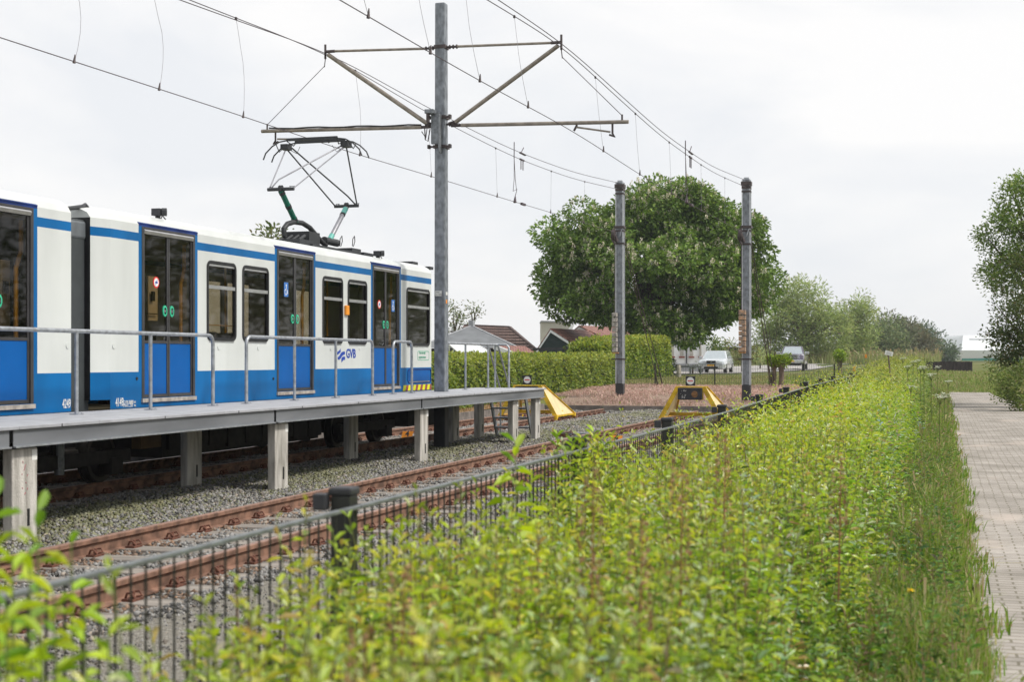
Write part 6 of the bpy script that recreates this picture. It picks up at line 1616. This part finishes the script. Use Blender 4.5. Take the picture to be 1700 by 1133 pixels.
g = MB(); g.prism([at(1571, 597, Z) - CF * .1, at(1577, 597, Z) - CF * .1, at(1577, 592, Z) - CF * .1, at(1571, 592, Z) - CF * .1], CF * .08); g.build('window', M['winglass'], h)
# dark board wall at the end, logs
Z = 104; g = MB()
for k in range(17):
    u0_, u1_ = 1538 + k * 4.5, 1538 + k * 4.5 + 4.3; g.prism([at(u0_, 622, Z), at(u1_, 622, Z), at(u1_, 600.5 + random.uniform(-.3, .5), Z), at(u0_, 600.5 + random.uniform(-.3, .5), Z)], CF * .12)
p = at(1575, 600, Z); tag(g.build('board_wall', M['planks'], origin=(p.x, p.y, .7)), 'dark tarred board wall across the end of the path bank', 'wall')
for (u0_, u1_, v, lab) in ((1567, 1612, 640.5, 'left one of two weathered logs lying across the end of the path'), (1618, 1668, 643.5, 'right one of two weathered logs lying across the end of the path')):
    Z = 74; a_, b_ = at(u0_, v, Z), at(u1_, v, Z - .6); pts = [a_.lerp(b_, f) + Vector((0, 0, random.uniform(-.015, .015))) for f in np.linspace(0, 1, 7)]
    tag(MB().tube(pts, [.13, .12, .125, .12, .115, .12, .11], 12).build('log', M['log'], origin=a_, smooth=True), lab, 'log', 'logs closing off the path')
# white sign on a leaning stick, yellow markers
p = at(1476, 587, 36); r = thing('sign_board', 'small tilted white notice board above the far shrubs', 'sign', (p.x, p.y, .6))
MB().tube([(p.x + .12, p.y + .04, .6), (p.x - .03, p.y + .04, p.z)], .02, 6).build('post', M['barklight'], r)
t = R(14); dx = CRt * math.cos(t) + Vector((0, 0, -math.sin(t))); dz = Vector((0, 0, 1)) * math.cos(t) + CRt * math.sin(t)
pn = MB().prism([p - dx * .1 - dz * .055, p + dx * .1 - dz * .055, p + dx * .1 + dz * .055, p - dx * .1 + dz * .055], CF * .02).build('panel', M['signwhite'], r)
g = MB()
for k in (-1, 0, 1): a_ = p - CF * .002 + dz * k * .028; g.prism([a_ - dx * .07 - dz * .004, a_ + dx * .06 - dz * .004, a_ + dx * .06 + dz * .004, a_ - dx * .07 + dz * .004], CF * -.002)
g.build('print', M['plinth'], pn)
for (u, v, Z, lab) in ((1437.5, 592, 92, 'upper yellow marker post in the grass right of the pickup'), (1418, 613, 70, 'lower yellow marker post in the grass right of the pickup')):
    p = at(u, v, Z); z = tz(p.x, p.y); r = thing('marker_post', lab, 'marker post', (p.x, p.y, z), 'yellow marker posts')
    MB().box(p.x - .07, p.x + .07, p.y - .03, p.y + .03, p.z - .12, p.z + .12).build('head', M['orange'], r, bevel=.02); MB().tube([(p.x, p.y, z), (p.x, p.y, p.z - .1)], .03, 6).build('post', M['barklight'], r)
# stone bollard, pots
p = at(1127, 628, 74); z = tz(p.x, p.y)
tag(MB().tube([(p.x, p.y, z - .05), (p.x, p.y, z + .62), (p.x, p.y, z + .68)], [.125, .115, .07], 12).build('bollard', M['bollard'], origin=(p.x, p.y, z), smooth=True), 'pale stone bollard on the lawn in front of the white house', 'bollard')
for (u, lab) in ((1107, 'left dark plant pot beside the tall hedge end'), (1114, 'right dark plant pot beside the tall hedge end')):
    p = at(u, 624, 80); z = tz(p.x, p.y); r = thing('plant_pot', lab, 'plant pot', (p.x, p.y, z), 'dark pots')
    MB().tube([(p.x, p.y, z), (p.x, p.y, z + .5)], [.13, .2], 12).build('pot', M['mastdark'], r, smooth=True)
    V, Fc, c, _ = crown_leaves([((p.x, p.y, z + .75), (.26, .26, .3), 1)], 2500, .1, .5, [(.08, .13, .03), (.05, .09, .02)], [.5, .5]); npmesh('foliage', V, Fc, 4, M['leaf'], c, parent=r)
g = MB()
for u in (1128, 1146, 1163): p = at(u, 613.5, 85); g.box(p.x - .05, p.x + .05, p.y - .05, p.y + .05, tz(p.x, p.y), p.z + .12)
a_, b_ = at(1126, 609, 85), at(1165, 609.5, 85); g.bar(a_, b_, .06, .12)
p = at(1145, 612, 85); tag(g.build('low_barrier', M['plinth'], origin=(p.x, p.y, .8)), 'low grey barrier rail left of the silver car', 'barrier')

# mesh fence behind the sorrel
mf = thing('mesh_fence', 'thin dark wire mesh fence crossing behind the sorrel', 'fence', tuple(at(1240, 640, 59.5)))
a_, b_ = at(1036, 606, 59.5), at(1462, 605, 62.5); Ln = (b_ - a_).length; dd = (b_ - a_) / Ln
for u in (1085.5, 1182, 1282, 1382, 1455):
    f = (u - 1036) / 426; p = a_.lerp(b_, f); z = tz(p.x, p.y)
    MB().tube([(p.x, p.y, z - .05), (p.x, p.y, 1.52)], .032, 8).build('post', M['fence'], mf)
g = MB(); n = int(Ln / .11)
for i in range(n):
    p = a_ + dd * (.11 * i); g.tube([(p.x, p.y, tz(p.x, p.y)), (p.x, p.y, 1.50)], .0055, 3, cap=False)
for z in (1.5, 1.3, 1.1, .9, .7):
    g.tube([(a_.x, a_.y, z), (b_.x, b_.y, z)], .0055, 3)
g.tube([(a_.x, a_.y, 1.5), (b_.x, b_.y, 1.5)], .008, 4)
g.build('wire_mesh', M['meshwire'], mf)

# ================================================================== CARS
def car(name, label, u, v, Z, paint, L_, Wd, Hh, pick_=False, dlt=-8):
    p = at(u, v, Z); z = tz(p.x, p.y) + .03; rz = math.atan2(-p.y, -p.x) + math.pi / 2 + R(dlt)
    r = thing(name, label, 'car', (p.x, p.y, z), 'parked cars', rz)
    hw = Wd / 2; cl = .22 if not pick_ else .42
    belt = Hh * (.62 if not pick_ else .64); hood = Hh * (.60 if not pick_ else .66)
    if not pick_:
        st_ = [(-L_ / 2, .80, .32, hood - .18), (-L_ / 2 + .10, .94, .24, hood - .09), (-L_ / 2 + .45, 1, cl, hood - .03), (-L_ * .24, 1, cl, hood + .02), (-L_ * .15, 1, cl, belt + .02), (L_ * .3, 1, cl, belt + .04), (L_ / 2 - .15, .95, .26, belt), (L_ / 2, .84, .34, belt - .12)]
    else:
        st_ = [(-L_ / 2, .90, .55, hood - .16), (-L_ / 2 + .10, .97, .48, hood - .05), (-L_ / 2 + .5, 1, cl, hood), (-L_ * .22, 1, cl, hood + .04), (-L_ * .13, 1, cl, belt + .02), (L_ * .1, 1, cl, belt), (L_ / 2 - .1, 1, cl, belt), (L_ / 2, .98, cl + .05, belt - .05)]
    mb = MB(); cs = lambda y, w_, zb_, zt_: [(-hw * w_ * .90, y, zb_), (-hw * w_, y, zb_ + .14), (-hw * w_, y, (zb_ + zt_) / 2 + .05), (-hw * w_ * .965, y, zt_ - .07), (-hw * w_ * .86, y, zt_), (-hw * w_ * .4, y, zt_ + .03), (hw * w_ * .4, y, zt_ + .03), (hw * w_ * .86, y, zt_), (hw * w_ * .965, y, zt_ - .07), (hw * w_, y, (zb_ + zt_) / 2 + .05), (hw * w_, y, zb_ + .14), (hw * w_ * .90, y, zb_)]
    n = 12
    for s_ in st_: mb.v += cs(*s_)
    for k in range(len(st_) - 1):
        for i in range(n):
            j = (i + 1) % n; mb.f.append((k * n + i, (k + 1) * n + i, (k + 1) * n + j, k * n + j)); mb.m.append(0)
    mb.f += [tuple(range(n)), tuple(range(len(st_) * n - 1, (len(st_) - 1) * n - 1, -1))]; mb.m += [0, 0]
    body = mb.build('body', paint, r, smooth=True, local=True)
    # cabin
    y0, y1, ty0, ty1 = (-L_ * .17, L_ * .44, -L_ * .02, L_ * .36) if not pick_ else (-L_ * .15, L_ * .16, -L_ * .06, L_ * .12)
    zb_, zt_ = belt - .02, Hh - .03; b0, b1 = hw * .93, hw * .70
    cab = MB(); vs = [(-b0, y0, zb_), (b0, y0, zb_), (b0, y1, zb_), (-b0, y1, zb_), (-b1, ty0, zt_), (b1, ty0, zt_), (b1, ty1, zt_), (-b1, ty1, zt_)]
    cab.add(vs, [(0, 1, 5, 4), (1, 2, 6, 5), (2, 3, 7, 6), (3, 0, 4, 7), (4, 5, 6, 7)])
    cb = cab.build('cabin', paint, r, local=True, bevel=.06)
    def glass(ids, ins, nm):
        q = [Vector(vs[i]) for i in ids]; c = sum(q, Vector()) / 4; nrm = (q[1] - q[0]).cross(q[3] - q[0]).normalized()
        if nrm.dot(c - Vector((0, (y0 + y1) / 2, zb_))) < 0: nrm = -nrm
        qq = [c + (k - c) * ins + nrm * .012 for k in q]
        MB().add(qq, [(0, 1, 2, 3)]).build(nm, M['carglass'], cb, local=True)
    glass((0, 1, 5, 4), .86, 'windscreen'); glass((1, 2, 6, 5), .84, 'side_window'); glass((3, 0, 4, 7), .84, 'side_window'); glass((2, 3, 7, 6), .8, 'rear_window')
    if not pick_:
        g = MB(); 
        for s_ in (-1, 1): g.bar((s_ * (b1 + .02), ty0 + .2, zt_ + .05), (s_ * (b1 + .02), ty1, zt_ + .05), .03, .03)
        g.build('roof_bar', M['cardark'], cb, local=True)
    yf = -L_ / 2
    if not pick_:
        g = MB(); g.box(-.30, .30, yf - .035, yf + .02, .62, .76); gr = g.build('grille', M['black'], r, local=True, bevel=.02)
        g = MB(); g.box(-.33, .33, yf - .04, yf + .01, .76, .785); g.box(-.03, .03, yf - .045, yf, .65, .74); g.build('grille_trim', M['chrome'], gr, local=True)
        for s_ in (-1, 1): MB().prism([(s_ * .38, yf - .015, .62), (s_ * .74, yf + .09, .63), (s_ * .76, yf + .12, .76), (s_ * .38, yf + .0, .78)], (0, .06, 0)).build('headlight', M['lamp'], r, local=True)
        g = MB(); g.box(-hw * .86, hw * .86, yf - .09, yf + .03, .40, .56); bm = g.build('bumper', paint, r, local=True, bevel=.03)
        MB().box(-hw * .8, hw * .8, yf - .095, yf - .02, .545, .56).build('bumper_strip', M['cardark'], bm, local=True)
        MB().box(-.45, .45, yf - .075, yf + .0, .27, .38).build('air_intake', M['black'], r, local=True, bevel=.02)
        MB().box(-.26, .26, yf - .105, yf - .09, .43, .54).build('number_plate', M['plate'], r, local=True)
        wr, wy = .31, (-L_ * .32, L_ * .27)
    else:
        g = MB(); g.box(-.52, .52, yf - .05, yf + .03, .88, 1.20); gr = g.build('grille', M['black'], r, local=True, bevel=.04)
        g = MB(); 
        for z_ in (.90, .97, 1.04, 1.11, 1.18): g.box(-.52, .52, yf - .065, yf - .04, z_ - .014, z_ + .014)
        g.box(-.03, .03, yf - .07, yf - .03, .90, 1.2); g.box(-.54, -.50, yf - .07, yf - .03, .88, 1.2); g.box(.50, .54, yf - .07, yf - .03, .88, 1.2); g.build('grille_trim', M['chrome'], gr, local=True)
        for s_ in (-1, 1): MB().prism([(s_ * .60, yf - .02, .92), (s_ * .90, yf + .08, .92), (s_ * .92, yf + .12, 1.14), (s_ * .60, yf + .0, 1.18)], (0, .08, 0)).build('headlight', M['lamp'], r, local=True)
        MB().box(-hw * .95, hw * .95, yf - .16, yf + .06, .56, .82).build('bumper', M['chrome'], r, local=True, bevel=.05)
        MB().box(-.28, .28, yf - .185, yf - .165, .66, .78).build('number_plate', M['plate'], r, local=True)
        MB().box(-hw * .8, hw * .8, yf - .08, yf + .05, .36, .55).build('air_dam', M['black'], r, local=True)
        wr, wy = .40, (-L_ * .33, L_ * .29)
    for s_ in (-1, 1):
        sz = 1 if not pick_ else 1.6
        g = MB(); g.box(s_ * (b0 + .02) - .0, s_ * (b0 + .02) + s_ * .20 * sz, y0 + .22, y0 + .33, belt + .02, belt + .02 + .13 * sz) if s_ > 0 else g.box(-(b0 + .02) - .20 * sz, -(b0 + .02), y0 + .22, y0 + .33, belt + .02, belt + .02 + .13 * sz)
        g.build('mirror', paint if not pick_ else M['chrome'], r, local=True, bevel=.03)
        for y in wy:
            x_ = s_ * (hw - .20)
            wv = MB(); wv.tube([(x_, y, wr), (x_ + s_ * .205, y, wr)], wr, 22); wh = wv.build('wheel', M['tyre'], r, local=True, bevel=.02)
            MB().tube([(x_ + s_ * .20, y, wr), (x_ + s_ * .212, y, wr)], wr * .62, 16).build('rim', M['chrome'], wh, local=True)
    return r
car('estate_car', 'silver estate car parked facing the camera beside the white house', 1189, 618, 93.5, M['cargrey'], 4.7, 1.80, 1.46)
car('pickup_truck', 'dark pickup truck with chrome grille parked on the lane', 1317, 613, 113, M['cardark'], 5.6, 2.0, 1.92, True, -4)
hz_ = bpy.data.materials.new('haze air'); hz_.use_nodes = True; N_, L_n = nodes(hz_); N_.clear()
ou = N_.new('ShaderNodeOutputMaterial'); pv = N_.new('ShaderNodeVolumePrincipled'); pv.inputs['Color'].default_value = (.88, .93, 1, 1); pv.inputs['Density'].default_value = .00032; pv.inputs['Anisotropy'].default_value = .2
L_n.new(pv.outputs[0], ou.inputs['Volume'])
hb = MB().box(-260, 300, -30, 720, -1.5, 30).build('haze', hz_, origin=(0, 300, 0)); hb['kind'] = 'stuff'; hb['label'] = 'thin pale haze in the air'; hb['category'] = 'haze'
print('objects', len(bpy.data.objects))
